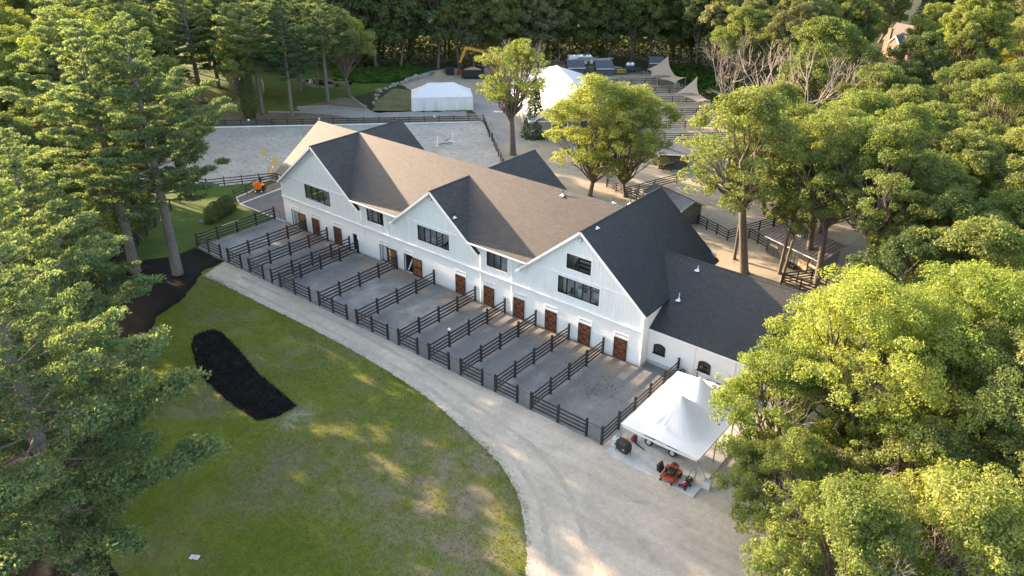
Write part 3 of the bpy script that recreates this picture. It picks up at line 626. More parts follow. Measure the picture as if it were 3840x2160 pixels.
# doors
plank = MB().box((0,0,0), ((DW-.16)/7-.012, 0.035, 1.0))
plank_m = plank.mesh('plank', 'door_wood'); plank_b = plank.mesh('plank', 'door_back_wood')
def make_door(x, opened):
    z0 = 0.06; h = DH-.10; pm = plank_b if opened else plank_m
    xc = x+DW/2 if not opened else x+DW+.06+DW/2-.03
    f = MB(); y = -0.07
    for sx in (-1, 1): f.box((sx*(DW/2-.045), -.02, z0+h/2), (.09, .06, h))
    for zz in (z0+.045, z0+h-.045, z0+h*.5): f.box((0, -.022, zz), (DW-.18, .055, .09 if zz != z0+h*.5 else .13))
    d = f.build('door', 'black_frame', barn, (xc, y, 0), rz=math.radians(2) if opened else 0)
    for k in range(7): link('plank', pm, d, (-(DW-.16)/2+(k+.5)*(DW-.16)/7, 0, z0+h/2), 0, (1, 1, h-.06))
    if not opened:
        for zc in (z0+h*.27, z0+h*.75):
            for sg in (-1, 1):
                MB().bar((-DW/2+.09, -.026, zc-sg*h*.21), (DW/2-.09, -.026, zc+sg*h*.21), .085, .03, (0,1,0)).build('brace', 'black_frame', d)
    for zz in (z0+h*.53, z0+h*.2, z0+h*.85):
        MB().box((DW/2+.02, -.05, zz), (.12, .03, .05)).build('hinge', 'galvanised' if not opened else 'black_frame', d)
    MB().box((-DW/2+.03, -.06, z0+h*.47), (.10, .04, .08)).build('latch', 'galvanised', d)
    t = MB()
    for sx in (x-.04, x+DW+.04): t.box((sx, -.02, 2.40 if opened else 2.52), (.10, .05, .75 if opened else .56))
    for zz, hh in ((2.40, .08), (2.78, .10)): t.box((x+DW/2, -.025, zz), (DW+.18, .06, hh))
    t.build('transom_trim', 'white_trim', barn)
    MB().box((x+DW/2, .12, 2.585), (DW-.18, .02, .25)).build('vent_grille', 'grey_room', barn)
    MB().box((x+DW/2, -.01, .02), (DW+.05, .10, .06)).build('door_sill', 'concrete', barn)
    if opened:
        e = MB(); e.box((x+.03, -.03, DH/2), (.06, .07, DH)); e.build('door_jamb', 'black_frame', barn)
for x_, o_ in DOORS: make_door(x_, o_)
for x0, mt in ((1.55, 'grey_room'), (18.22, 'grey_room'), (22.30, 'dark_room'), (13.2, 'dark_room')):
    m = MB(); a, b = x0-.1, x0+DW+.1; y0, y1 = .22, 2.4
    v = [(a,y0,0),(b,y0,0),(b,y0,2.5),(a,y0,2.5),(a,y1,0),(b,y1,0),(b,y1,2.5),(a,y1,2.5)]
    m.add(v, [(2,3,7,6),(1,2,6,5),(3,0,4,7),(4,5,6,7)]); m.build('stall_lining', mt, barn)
for x0 in (1.55, 18.22):
    MB().box((x0+.32, .5, 1.12), (.5, .06, 2.2)).build('stall_panel', 'pale_room', barn)
    m = MB()
    for k in range(6): m.box((x0+.66+k*.14, .62, 1.12), (.11, .05, 2.2))
    m.build('stall_curtain', 'grey_room', barn)
MB().bar((22.45, .45, .05), (23.3, .7, 2.2), .16, .16).build('timber_brace', 'white_trim', barn)
MB().box((13.30, .05, 1.1), (.12, .14, 2.2)).build('door_jamb', 'white_trim', barn)
# round lamps under the gable peaks
for g, dz in ((1, .95), (2, .95), (3, .95)):
    c, z, w, e, yb = GB[g]
    l = MB().lathe((c-.02, -.05, z-dz), [(.07, 0), (.07, -.12), (.16, -.16), (.17, -.26), (.05, -.33)], 14, 'y').build('gable_lamp', 'galvanised', barn, smooth=True)
    MB().lathe((c-.02, -.31, z-dz), [(.12, 0), (.11, -.05), (.02, -.08)], 12, 'y').build('lamp_glass', 'lamp_glass', l, smooth=True)
# vents on the roofs
def vent(x, y, z, h, mat='black_steel', r=.055):
    v = MB().tube([(x, y, z-.1), (x, y, z+h)], r, 8).build('vent_pipe', mat, barn)
    MB().box((x, y-.08, z-.02), (.42, .5, .05)).build('flashing', 'white_trim', v)
    MB().lathe((x, y, z), [(.16, -.08), (.09, .12), (.065, .16)], 10).build('collar', 'white_trim', v)
def zg3(x): return GB[3][1]-gs(3)*(x-G3)
# gable ends behind, side walls
for g in (1, 2, 3):
    c, z, w, e, yb = GB[g]; s = gs(g)
    MB().add([(c-w+.3, yb-.4, 0), (c+w-.3, yb-.4, 0), (c+w-.3, yb-.4, z-.16-s*(w-.3)), (c, yb-.4, z-.16), (c-w+.3, yb-.4, z-.16-s*(w-.3))], [(0,1,2,3,4)]).build('wall', 'white_siding', barn)
MB().add([(WL, 0, 0), (WL, 14.1, 0), (WL, 14.1, 5.87), (WL, 0, 5.87)], [(0,1,2,3)]).build('wall', 'white_masonry', barn)
MB().add([(0, 0, 0), (0, 14.4, 0), (0, 14.4, 6.9), (0, YR, 11.8), (0, 0, 6.0)], [(0,1,2,3,4)]).build('wall', 'white_siding', barn)
MB().add([(0, 14.3, 0), (WL, 14.3, 0), (WL, 14.3, 6.5), (0, 14.3, 6.5)], [(0,1,2,3)]).build('wall', 'white_siding', barn)
for k in range(4): link('batten', bat, barn, (WL+.018, .25+.4*k*1.0, 4.7), math.pi/2, (1, 1, 1.9))
# the lower wing on the right
WY0, WZ0, WYR, WZR, WX1 = 1.0, 3.80, 8.0, 8.36, 68.3
sw = (WZR-WZ0)/(WYR-WY0); xr = G3+(GB[3][1]-WZR)/gs(3); ye = WY0+(GB[3][3]-WZ0)/sw
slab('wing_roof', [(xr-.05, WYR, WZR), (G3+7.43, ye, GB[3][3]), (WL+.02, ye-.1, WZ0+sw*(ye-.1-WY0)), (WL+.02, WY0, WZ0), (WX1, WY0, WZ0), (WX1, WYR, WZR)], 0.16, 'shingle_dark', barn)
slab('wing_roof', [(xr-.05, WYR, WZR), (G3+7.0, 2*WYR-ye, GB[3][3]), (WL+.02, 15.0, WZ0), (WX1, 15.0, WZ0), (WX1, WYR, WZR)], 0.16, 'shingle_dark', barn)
slab('roof_ridge', [(xr, WYR-.14, WZR-.05), (xr, WYR, WZR+.04), (WX1, WYR, WZR+.04), (WX1, WYR-.14, WZR-.05)], .03, 'shingle_dark', barn)
AW = [(54.12, 55.31), (58.65, 59.84), (63.2, 64.39)]
def arch(x0, x1, z0=1.26, z1=2.12, rise=.22, k=8):
    return [(x0, z0), (x1, z0)] + [(x1+(x0-x1)*i/k, z1+rise*(1-((2*i/k-1)**2))) for i in range(k+1)]
flat_wall('wall', [(WL, 0), (WX1-.2, 0), (WX1-.2, 3.72), (WL, 3.72)], [(a+.06, b-.06, 1.3, 2.12) for a, b in AW], 1.3, .2, 'white_masonry', barn)
MB().add([(WX1-.2, 1.3, 0), (WX1-.2, 14.7, 0), (WX1-.2, 14.7, 3.8), (WX1-.2, 8, 8.2), (WX1-.2, 1.3, 3.8)], [(0,1,2,3,4)]).build('wall', 'white_masonry', barn)
MB().box((WL+2.0, 1.22, .16), (3.9, .16, .32)).build('plinth', 'concrete', barn)
MB().box(((WL+WX1)/2, .98, 3.66), (WX1-WL-.1, .06, .16)).build('fascia', 'white_trim', barn)
for a, b in AW:
    o = arch(a, b); i_ = arch(a+.13, b-.13, 1.38, 2.02, .20)
    n_ = len(o); m = MB()
    vs = [(x, 1.22, z) for x, z in o] + [(x, 1.22, z) for x, z in i_] + [(x, 1.33, z) for x, z in o] + [(x, 1.33, z) for x, z in i_]
    fs = []
    for q in range(n_):
        r_ = (q+1) % n_; fs += [(q, r_, n_+r_, n_+q), (2*n_+q, 2*n_+r_, r_, q), (n_+q, n_+r_, 3*n_+r_, 3*n_+q)]
    wn = m.add(vs, fs).build('arched_window', 'black_frame', barn)
    MB().box(((a+b)/2, 1.19, 1.26), (b-a+.12, .12, .08)).build('sill', 'black_frame', wn)
    MB().add([(x, 1.30, z) for x, z in i_], [tuple(range(n_))]).build('pane', 'dark_glass', wn)
    for k in range(1, 8): MB().box((a+(b-a)*k/8, 1.27, 1.75), (.025, .02, .85)).build('window_bar', 'black_frame', wn)
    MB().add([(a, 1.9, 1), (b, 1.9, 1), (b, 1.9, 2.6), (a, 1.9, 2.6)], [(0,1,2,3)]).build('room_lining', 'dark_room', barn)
MB().box((58.2, 1.27, 1.9), (.07, .06, 3.5)).build('downspout', 'white_trim', barn)
MB().box((62.0, 1.27, 1.9), (.07, .06, 3.5)).build('downspout', 'white_trim', barn)
def zmain(y): return mz(y)
vent(39.44, 6.64, mz(6.64), .55); vent(G2+2.97, .18, GB[2][1]-gs(2)*2.97, .55); vent(G3+.36, 1.81, zg3(G3+.36), .6); vent(G3-.6, 9.4, GB[3][1]-.5, 1.2)
vent(54.85, 7.17, WZ0+sw*6.17, .45, 'white_trim', .035); vent(54.71, 4.14, WZ0+sw*3.14, .7, 'white_trim', .035); vent(45.0, 7.5, ZR-.1, .5)
# ------------------------------------------------------------------ fences
PH = 1.82
post_mesh = MB().box((0,0,PH/2), (0.17, 0.17, PH)).box((0,0,PH+.02), (.19,.19,.04), 0, .6).mesh('post', 'black_paint')
post_thin = MB().box((0,0,.7), (0.13, 0.13, 1.4)).mesh('post', 'black_paint')
rail_mesh = MB().box((.5,0,0), (1.0, 0.05, 0.15)).mesh('rail', 'black_paint')
rail_thin = MB().box((.5,0,0), (1.0, 0.045, 0.13)).mesh('rail', 'black_paint')
fr = random.Random(3)
def fence(name, label, a, b, spans, zs=(.42, .80, 1.18, 1.58), tall=True, group=None, skip_first=False, skip_last=False, cat='fence', pts=None, side=1):
    pts = pts or [(a[0]+(b[0]-a[0])*i/spans, a[1]+(b[1]-a[1])*i/spans) for i in range(spans+1)]
    t = thing(name, label, cat, (pts[0][0], pts[0][1], 0), 0, group)
    o = Vector(pts[0])
    for i, p in enumerate(pts):
        if (i == 0 and skip_first) or (i == len(pts)-1 and skip_last): continue
        link('post', post_mesh if tall else post_thin, t, (p[0]-o.x, p[1]-o.y, 0), fr.uniform(-.05, .05) + math.atan2(b[1]-a[1], b[0]-a[0]) if b else 0, (1, 1, fr.uniform(.985, 1.015)))
    for p, q in zip(pts, pts[1:]):
        L = math.hypot(q[0]-p[0], q[1]-p[1]); r = math.atan2(q[1]-p[1], q[0]-p[0])
        off = Vector((-math.sin(r), math.cos(r)))*(0.09*side)
        for z in zs:
            e = link('rail', rail_mesh if tall else rail_thin, t, (p[0]-o.x+off.x, p[1]-o.y+off.y, z+fr.uniform(-.012, .012)), r, (L, 1, 1))
            e.rotation_euler.y = fr.uniform(-.004, .004)
    return t
FY = -11.6
dx = [-2.09, 4.6, 8.84, 13.03, 14.56, 21.29, 27.28, 33.37, 37.47, 41.51, 45.61, 49.61]
dl = ['black four-rail paddock fence along the grass at the left end', 'second black paddock divider from the left, ending beside the first open door',
      'third black paddock divider from the left, ending beside a closed door', 'black divider on the left side of the narrow alley to the dark doorway',
      'black divider on the right side of the narrow alley to the dark doorway', 'black paddock divider ending right of the second open stable door',
      'black paddock divider ending right of the third open stable door', 'black paddock divider right of the first closed door beyond the open ones',
      'black paddock divider with the white ball above one post', 'black paddock divider ending between the two doors under the left side of the right gable',
      'black paddock divider, third from the white tent', 'black paddock divider, second from the white tent']
for x_, l_ in zip(dx, dl):
    fence('paddock_divider', l_, (x_, FY), (x_, -0.3), 4, group='dividers between the stable paddocks', side=-1)
fence('paddock_divider', 'black paddock divider running alongside the white peaked tent', (56.85, FY-.1), (56.85, 1.1), 5, group='dividers between the stable paddocks', side=-1)
segs = [(-2.09, 3.02, 2), (4.6, 7.18, 1), (8.84, 11.44, 1), (14.56, 19.75, 2), (21.29, 25.75, 2), (27.28, 31.84, 2), (33.37, 35.94, 1), (37.47, 40.02, 1), (41.51, 44.09, 1), (45.61, 48.09, 1), (49.61, 55.29, 2)]
for i, (a, b, n) in enumerate(segs):
    fence('front_fence_panel', f'{ordw(i)} black front panel of the paddocks counted from the left', (a, FY), (b, FY), n, group='front panels of the paddocks', skip_first=True, side=-1)
gates = [(3.02, 4.6), (7.18, 8.84), (11.44, 13.03), (19.75, 21.29), (25.75, 27.28), (31.84, 33.37), (35.94, 37.47), (40.02, 41.51), (44.09, 45.61), (48.09, 49.61), (55.29, 56.85)]
for i, (a, b) in enumerate(gates):
    w = b-a-.24; t = thing('paddock_gate', f'{ordw(i)} thin dark tube gate along the drive counted from the left', 'gate', (a+.12, FY, 0), 0, 'tube gates along the drive')
    MB().tube([(0,0,.22), (0,0,1.38), (.12,0,1.5), (w-.12,0,1.5), (w,0,1.38), (w,0,.22), (w-.08,0,.16), (.08,0,.16), (0,0,.22)], .024, 6).build('gate_frame', 'black_steel', t)
    for k in range(5): MB().tube([(0,0,.38+.22*k), (w,0,.38+.22*k)], .014, 5).build('gate_bar', 'black_steel', t)
    MB().box((w+.05, 0, 1.0), (.1, .05, .05)).build('latch', 'galvanised', t)
t = thing('mesh_gate', 'thin grey wire gate between the end fence and the barn corner', 'gate', (-2.0, -0.25, 0))
for k in range(6): MB().tube([(0,0,.2+.24*k), (1.95,.15,.2+.24*k)], .012, 5).build('gate_bar', 'black_steel', t)
for k in range(3): MB().tube([(.02+.95*k,.01+.07*k,.1), (.02+.95*k,.01+.07*k,1.5)], .02, 5).build('gate_post', 'black_steel', t)
# arena fences (three rails)
Z3 = (.35, .72, 1.12)
arena = [((-52.6, 12.2), (-11.1, 52.9), 21, 'long dark three-rail fence along the far side of the arena'),
         ((-11.1, 52.9), (-4.2, 46.4), 4, 'dark arena fence beside the track, far half'),
         ((-2.1, 44.6), (8.0, 35.4), 5, 'dark arena fence beside the big tree, near half'),
         ((-33, -5.2), (-19.5, 0.5), 5, 'dark arena fence on the near side behind the pine branches'),
         ((-19.5, 0.5), (-14.3, 8.9), 4, 'dark arena fence running up to the barn corner')]
for a, b, n, l in arena: fence('arena_fence', l, a, b, n, Z3, False, 'fences round the riding arena')
t = fence('corner_fence', 'dark curved fence behind the orange dumper', None, None, 0, (.4, .8, 1.2), False, None, pts=[(-12.5, 0.45), (-12.85, 2.7), (-13.9, 5.9), (-13.8, 8.8)])
for p, l in (((-12.5+2, 0), ''),): pass
fence('arena_gate_fence', 'short leaning gate panel in the gap of the arena side fence', (-3.9, 46.0), (-2.2, 44.9), 1, Z3, False)
# white arena kerb boards
for a, b, l in (((-52.4, 12.0), (-11.3, 52.5), 'white kick board along the far arena fence'), ((-32.8, -5.0), (-19.6, .7), 'white kick board along the near arena fence')):
    MB().bar((*a, .08), (*b, .08), .08, .18).build('kick_board', 'white_trim'); tag(bpy.context.scene.objects[-1], l, 'board') if False else tag(COL.objects[-1], l, 'board')
for i, p in enumerate(((-41.6, 22.9), (-32.6, 31.7), (-17.6, 46.5))):
    t = thing('marker_plate', ['white arena letter plate on the far fence behind the pine', 'white arena letter plate on the far fence above the barn roof', 'white arena letter plate on the far fence near the arena corner'][i], 'sign', (p[0]+.05, p[1]-.05, 0))
    MB().box((0,0,1.25), (.34, .03, .34), math.pi/4).build('plate', 'white_trim', t); MB().box((-.02,.02,1.25), (.12, .02, .2), math.pi/4).build('letter', 'black_frame', t) if False else None
    MB().box((.02,.02,1.0), (.03, .03, .5), math.pi/4).build('bracket', 'black_steel', t)
# paddocks behind the barn
Z4 = (.3, .65, 1.0, 1.35)
bp_ = [([(25.4, 38.4), (27.5, 37.6), (29.5, 36.8)], 'dark rail fence left of the small metal roof shed'), ([(29.5, 36.8), (30.4, 39.1), (31.2, 42.3), (32.6, 46.6)], 'dark rail fence running back from the corner behind the main roof'),
       ([(29.5, 36.8), (31.6, 36.4), (33.6, 36.1)], 'dark rail fence joining the small metal roof shed'),
       ([(42.2, 34.3), (43.9, 33.5), (45.6, 32.9), (47.5, 32.0)], 'dark rail fence in the sand beside the thick bare trunk'), ([(47.5, 32.0), (48.5, 34.8), (49.4, 37.5), (50.2, 40.2)], 'dark rail fence running back behind the thick bare trunk'),
       ([(49.3, 34.4), (50.9, 33.5), (52.5, 32.6)], 'short dark rail fence beside the board shed'), ([(50.4, 40), (53, 39), (56, 38), (59, 37)], 'dark rail fence behind the board shed'),
       ([(57.4, 24.7), (58.6, 26.2), (59.7, 27.8)], 'dark rail fence between the wing roof and the board shed'), ([(57.4, 24.7), (59.6, 24.4), (61.6, 24.2)], 'low dark rail fence just above the wing ridge'),
       ([(59.7, 27.8), (61.5, 27.2), (63.3, 26.4)], 'dark rail fence right of the board shed'), ([(22, 43), (24, 41), (25.4, 38.4)], 'dark rail fence under the yellow-green tree'),
       ([(35.5, 49.5), (38.5, 47.5), (41.5, 45.5), (44.5, 43.5)], 'dark rail fence between the two metal roof sheds'), ([(27.5, 56), (31, 57.5), (34.5, 59)], 'dark rail fence behind the blue roof shed')]
for p, l in bp_:
    fence('rail_fence', l, p[0], p[-1], 1, Z4, False, 'rail fences behind the barn', pts=p)
rows = [((-24, 95.5), (-6.0, 108.5), 7), ((-12, 89.6), (1.6, 103.0), 6), ((-6, 84.0), (7.2, 97.4), 6), ((1, 80), (13.6, 92.4), 6), ((7, 72.6), (19.5, 85.0), 6), ((14, 67.5), (24, 77.5), 5), ((19, 62), (29, 72), 5)]
for i, (a, b, n) in enumerate(rows):
    fence('pen_fence', f'{ordw(i)} dark pen fence row counted from the far wood towards the barn', a, b, n, Z4, False, 'rows of pen fences behind the white structure')
fence('boundary_fence', 'weathered fence along the green slope past the tan sails', (-4.2, 110), (27, 82), 12, (.4, .9, 1.4), False)
fence('roadside_fence', 'dark rail fence among the trees at the lower right', (72.2, -16.2), (80.5, -4.0), 5, Z4, False)
fence('far_fence', 'dark fence at the left edge behind the pine trunks', (-2.2, -22.6), (-15.5, -7.4), 7, Z3, False)
# ------------------------------------------------------------------ things around the arena
def panel_run(label, pts):
    t = thing('stock_panels', label, 'fence panels', (pts[0][0], pts[0][1], 0)); o = Vector((*pts[0], 0))
    for a, b in zip(pts, pts[1:]):
        A, B = Vector((*a, 0))-o, Vector((*b, 0))-o
        for k in range(6): MB().tube([A+Vector((0,0,.2+.27*k)), B+Vector((0,0,.2+.27*k))], .022, 5).build('panel_bar', 'galvanised', t)
        for f in (0.02, .33, .66, .98): MB().tube([A.lerp(B, f), A.lerp(B, f)+Vector((0,0,1.62))], .028, 5).build('panel_upright', 'galvanised', t)
panel_run('silver livestock panels on the grass left of the ivy trunk', [(-60, 17.5), (-57.4, 21), (-55.6, 23.4), (-54.3, 26), (-53.6, 29)])
panel_run('silver livestock panels curving away right of the ivy trunk', [(-56.8, 34.6), (-58.4, 37), (-60.3, 39.2), (-63.6, 41.6), (-67.3, 43.5)])
for l, p, z_ in (('low timber edging along the grey track, near line', [(-47.1,30.7),(-42.5,34.6),(-37,37.4),(-32.3,38.3)], .12), ('low timber edging along the grey track, far line', [(-45.8,36.7),(-41.6,41.2),(-37,43),(-33.5,44.2)], .12), ('pale pole lying on the bare slope above the track', [(-44.3,49.4),(-33.4,44.4)], .06)):
    m = MB()
    for a, b in zip(p, p[1:]): m.bar((*a, z_), (*b, z_), .22, .24 if z_ > .1 else .1)
    tag(m.build('timber_edging', 'grey_timber'), l, 'edging')
def jump_standard(loc, rz, label, mat='jump_yellow', h=1.55):
    t = thing('jump_standard', label, 'jump stand', (*loc, 0), rz, 'jump stands in the arena')
    MB().box((-.28,0,h/2+.1), (.08,.08,h)).build('upright', mat, t); MB().box((.28,0,h*.4+.1), (.08,.08,h*.8)).build('upright', mat, t)
    for k in range(6): MB().box((0,0,.3+.2*k), (.5,.03,.10)).build('slat', mat, t)
    for s_ in (-.28, .28): MB().box((s_,0,.06), (.1,.7,.1)).build('foot', mat, t)
jump_standard((-25.2,14.5), .8, 'yellow jump stand furthest left in the arena'); jump_standard((-20.7,13.5), .8, 'yellow jump stand in the middle of the line')
jump_standard((-19.1,12.0), .8, 'yellow jump stand just below the middle one'); jump_standard((-16.6,9.5), .8, 'yellow jump stand nearest the barn gable')
def pole(name, label, a, b, bands, mats, r=.055):
    t = thing(name, label, 'pole', a); A, B = Vector((0,0,0)), Vector(b)-Vector(a)
    for i in range(bands): MB().tube([A.lerp(B, i/bands), A.lerp(B, (i+1)/bands)], r, 8).build('band', mats[i % len(mats)], t)
pole('jump_pole', 'striped white pole on the sand between the yellow jump stands', (-24.9,14.2,.1), (-21.0,13.2,.1), 6, ['white_trim', 'grey_timber'])
pole('jump_pole', 'white pole leaning low between the two nearest yellow stands', (-19.0,11.7,.5), (-16.9,9.6,.15), 4, ['white_trim'])
pole('jump_pole', 'black and white banded pole lying near the roof edge', (-28.9,24.5,.07), (-31.2,26.4,.07), 7, ['white_trim', 'black_frame'])
for i, (p, l) in enumerate((((-7.37,36.52), 'white jump stand nearer the barn roof'), ((-6.84,39.68), 'white jump stand nearer the far fence'))):
    t = thing('jump_standard', l, 'jump stand', (*p, 0), 0, 'white jump stands')
    MB().box((0,0,.92), (.1,.1,1.8)).build('upright', 'white_trim', t)
    for r_ in (0, math.pi/2): MB().box((0,0,.06), (.9,.09,.1), r_).build('foot', 'white_trim', t)
pole('cross_pole', 'dark cross pole rising towards the far white jump stand', (-7.3,36.7,.15), (-6.9,39.5,.95), 4, ['black_frame', 'grey_timber'])
pole('cross_pole', 'dark cross pole dropping towards the far white jump stand', (-7.2,36.8,.35), (-6.8,39.5,.1), 4, ['black_frame', 'black_frame'])
# rocks along the bank
def boulder(loc, s, label, i):
    r = random.Random(i); bm = bmesh.new(); bmesh.ops.create_icosphere(bm, subdivisions=2, radius=1)
    for v in bm.verts: v.co *= 1+.22*math.sin(3*v.co.x+i)+.18*math.cos(4*v.co.y+2*i)+r.uniform(-.08, .08); v.co.z *= .75
    me = bpy.data.meshes.new('boulder'); bm.to_mesh(me); bm.free(); me.materials.append(M['rock'])
    o = link('boulder', me, None, (loc[0], loc[1], s*.35), r.uniform(0, 6), (s, s*r.uniform(.7, 1.2), s)); tag(o, label, 'boulder', 'boulders edging the bank')
path = [(-36.6,48.5),(-38.6,51),(-40.8,53.2),(-42.9,55.6),(-43.4,58),(-44.0,60),(-44.4,61.6),(-44.5,63.0),(-44.6,64.4),(-45.1,66),(-45.6,67.3),(-45.5,68.8),(-45.7,70.2),(-45.8,71.5)]
for i, p in enumerate(path): boulder(p, [.45,.5,.42,.75,.5,.45,.6,.5,.55,.7,.8,.9,.85,.7][i], f'{ordw(i)} pale boulder of the row, counted up from the grey track', i)
m = MB(); 
for a, b in (((-45.8,72),(-46.2,76)),((-46.2,76),(-45.5,78.7)),((-45.5,78.7),(-43.5,81.5))): m.bar((*a, .35), (*b, .35), .5, .75)
tag(m.build('block_wall', 'rock'), 'low pale retaining wall beyond the boulders', 'wall')
def heap(name, label, loc, r, h, mat='dirt_heap'):
    n = 20; m = MB(); vs = [(0,0,h)]
    rr = random.Random(int(abs(loc[0]*7)))
    for k, (f, z) in enumerate(((.3, .8), (.65, .38), (1.0, 0))):
        for i in range(n): a = 2*math.pi*i/n; q = r*f*(1+rr.uniform(-.12, .12)); vs.append((q*math.cos(a), q*math.sin(a), h*z*(1+rr.uniform(-.1, .1)) - (.05 if z == 0 else 0)))
    fs = [(0, 1+i, 1+(i+1) % n) for i in range(n)]
    for k in range(2): fs += [(1+k*n+i, 1+(k+1)*n+i, 1+(k+1)*n+(i+1) % n, 1+k*n+(i+1) % n) for i in range(n)]
    return tag(m.add(vs, fs).build(name, mat, None, loc, 0, True), label, 'heap')
heap('soil_heap', 'brown heap of soil behind the white walled tent', (-44, 75.5, 0), 2.0, 1.2)
heap('soil_heap', 'orange brown soil spread beside the tent and the tree', (-28.5, 71, -.3), 4.5, .7)
# tent A with side walls
u, v = Vector((.70, .714, 0)), Vector((-.714, .70, 0)); o0 = Vector((-26.45, 49.35, 0)); LU, LV = 11.9, 6.7; EH, RH = 2.65, 4.75
ta = thing('walled_tent', 'white marquee tent with walls beyond the arena fence', 'tent', o0)
def UV(a, b, z): return tuple(u*a + v*b + Vector((0,0,z)))
m = MB(); rid = [UV(3.4, LV/2, RH), UV(LU-3.4, LV/2, RH)]; c4 = [UV(0,0,EH), UV(LU,0,EH), UV(LU,LV,EH), UV(0,LV,EH)]
def sag(quad, k=10, dip=.16):
    a, b, c, d = [Vector(q) for q in quad]; vs = []; fs = []
    for i in range(k+1):
        for j in range(k+1):
            s_, t_ = i/k, j/k; p = a.lerp(b, s_).lerp(d.lerp(c, s_), t_); p.z -= dip*math.sin(math.pi*t_)*(.6+.4*math.sin(math.pi*s_)) ; vs.append(p)
    for i in range(k):
        for j in range(k): fs.append((i*(k+1)+j, (i+1)*(k+1)+j, (i+1)*(k+1)+j+1, i*(k+1)+j+1))
    return vs, fs
for q in ((c4[0], c4[1], rid[1], rid[0]), (c4[2], c4[3], rid[0], rid[1]), (c4[1], c4[2], rid[1], rid[1]), (c4[3], c4[0], rid[0], rid[0])): m.add(*sag(q))
m.build('canopy', 'tent_vinyl', ta, smooth=True)
for (a, b, c, d) in ((0,0,LU,0), (LU,0,LU,LV), (LU,LV,0,LV), (0,LV,0,0)):
    m = MB(); n = 60; vs = []; fs = []; L = math.hypot(c-a, d-b)
    for i in range(n+1):
        f = i/n; w = .09*math.sin(f*L*2.4+a)+.06*math.sin(f*L*5.3+b); x_, y_ = a+(c-a)*f, b+(d-b)*f
        nx, ny = (d-b)/L, -(c-a)/L
        for z, k in ((EH-.25, .15), (1.5, .9), (.05, 1.3)): vs.append(UV(x_+nx*w*k, y_+ny*w*k, z))
    for i in range(n):
        for j in range(2): fs.append((i*3+j, (i+1)*3+j, (i+1)*3+j+1, i*3+j+1))
    m.add(vs, fs).build('tent_wall', 'tent_wall', ta, smooth=True)
    MB().bar(UV(a, b, EH-.13), UV(c, d, EH-.13), .03, .3).build('valance', 'tent_vinyl', ta)
# big white fabric building
u2, v2 = Vector((-.735, .678, 0)), Vector((.678, .735, 0)); o2 = Vector((2.3, 49.9, 0)); LS, WS = 35.0, 17.0; SE, SR = 3.4, 8.2
ws = thing('fabric_hall', 'large white fabric hall with a sunlit roof behind the big tree', 'hall', o2)
def US(a, b, z): return tuple(u2*a + v2*b + Vector((0,0,z)))
RE = 20.5
for b0 in (-.4, WS+.4):
    m = MB(); m.add([US(-.5, b0, SE-.2), US(-.5, WS/2, SR), US(RE, WS/2, SR), US(LS+.5, b0, SE-.2)], [(0,1,2,3)])
    m.add([US(-.5, b0, SE-.4), US(-.5, WS/2, SR-.2), US(RE, WS/2, SR-.2), US(LS+.5, b0, SE-.4)], [(0,1,2,3)]); m.build('roof', 'structure_vinyl', ws)
MB().add([US(LS+.5, -.4, SE-.2), US(RE, WS/2, SR), US(LS+.5, WS+.4, SE-.2)], [(0,1,2)]).build('roof', 'structure_vinyl', ws)
MB().bar(US(-.5, WS/2, SR+.03), US(RE, WS/2, SR+.03), .5, .06).build('roof_ridge', 'white_trim', ws)
for k in range(1, 7):
    for sg in (-.4, WS+.4): MB().bar(US(k*3.3, sg, SE-.17), US(k*3.3, WS/2, SR+.03), .12, .03).build('roof_seam', 'white_trim', ws)
for b0 in (0, WS): MB().add([US(0,b0,0), US(LS,b0,0), US(LS,b0,SE-.1), US(0,b0,SE-.1)], [(0,1,2,3)]).build('wall', 'tan_wall', ws)
MB().add([US(0,0,0), US(0,WS,0), US(0,WS,SE-.1), US(0,WS/2,SR-.25), US(0,0,SE-.1)], [(0,1,2,3,4)]).build('wall', 'tan_wall', ws)
MB().add([US(LS,0,0), US(LS,WS,0), US(LS,WS,SE-.1), US(LS,0,SE-.1)], [(0,1,2,3)]).build('wall', 'tan_wall', ws)
for b0 in (4.2, 9.2): 
    MB().bar(US(-.06, b0+.9, 0), US(-.06, b0+.9, 3.0), 2.6, .08, tuple(u2)).build('door', 'navy_panel', ws)
    MB().bar(US(-.12, b0-.5, 0), US(-.12, b0-.5, 3.1), .14, .05, tuple(u2)).build('door_trim', 'white_trim', ws); MB().bar(US(-.12, b0+2.3, 0), US(-.12, b0+2.3, 3.1), .14, .05, tuple(u2)).build('door_trim', 'white_trim', ws)
MB().bar(US(-.1, 0, 3.15), US(-.1, WS, 3.15), .1, .18, (0,0,1)).build('band_board', 'white_trim', ws); MB().bar(US(-.1, 0, 1.5), US(-.1, 3.6, 1.5), .1, .14).build('band_board', 'white_trim', ws)
for sg in (0, WS): MB().bar(US(-.55, sg, SE-.25), US(-.55, WS/2, SR-.1), .06, .25).build('rake_board', 'white_trim', ws)
MB().bar(US(-.2, -.1, .3), US(LS, -.1, .3), .3, .5).build('base_board', 'rock', ws)
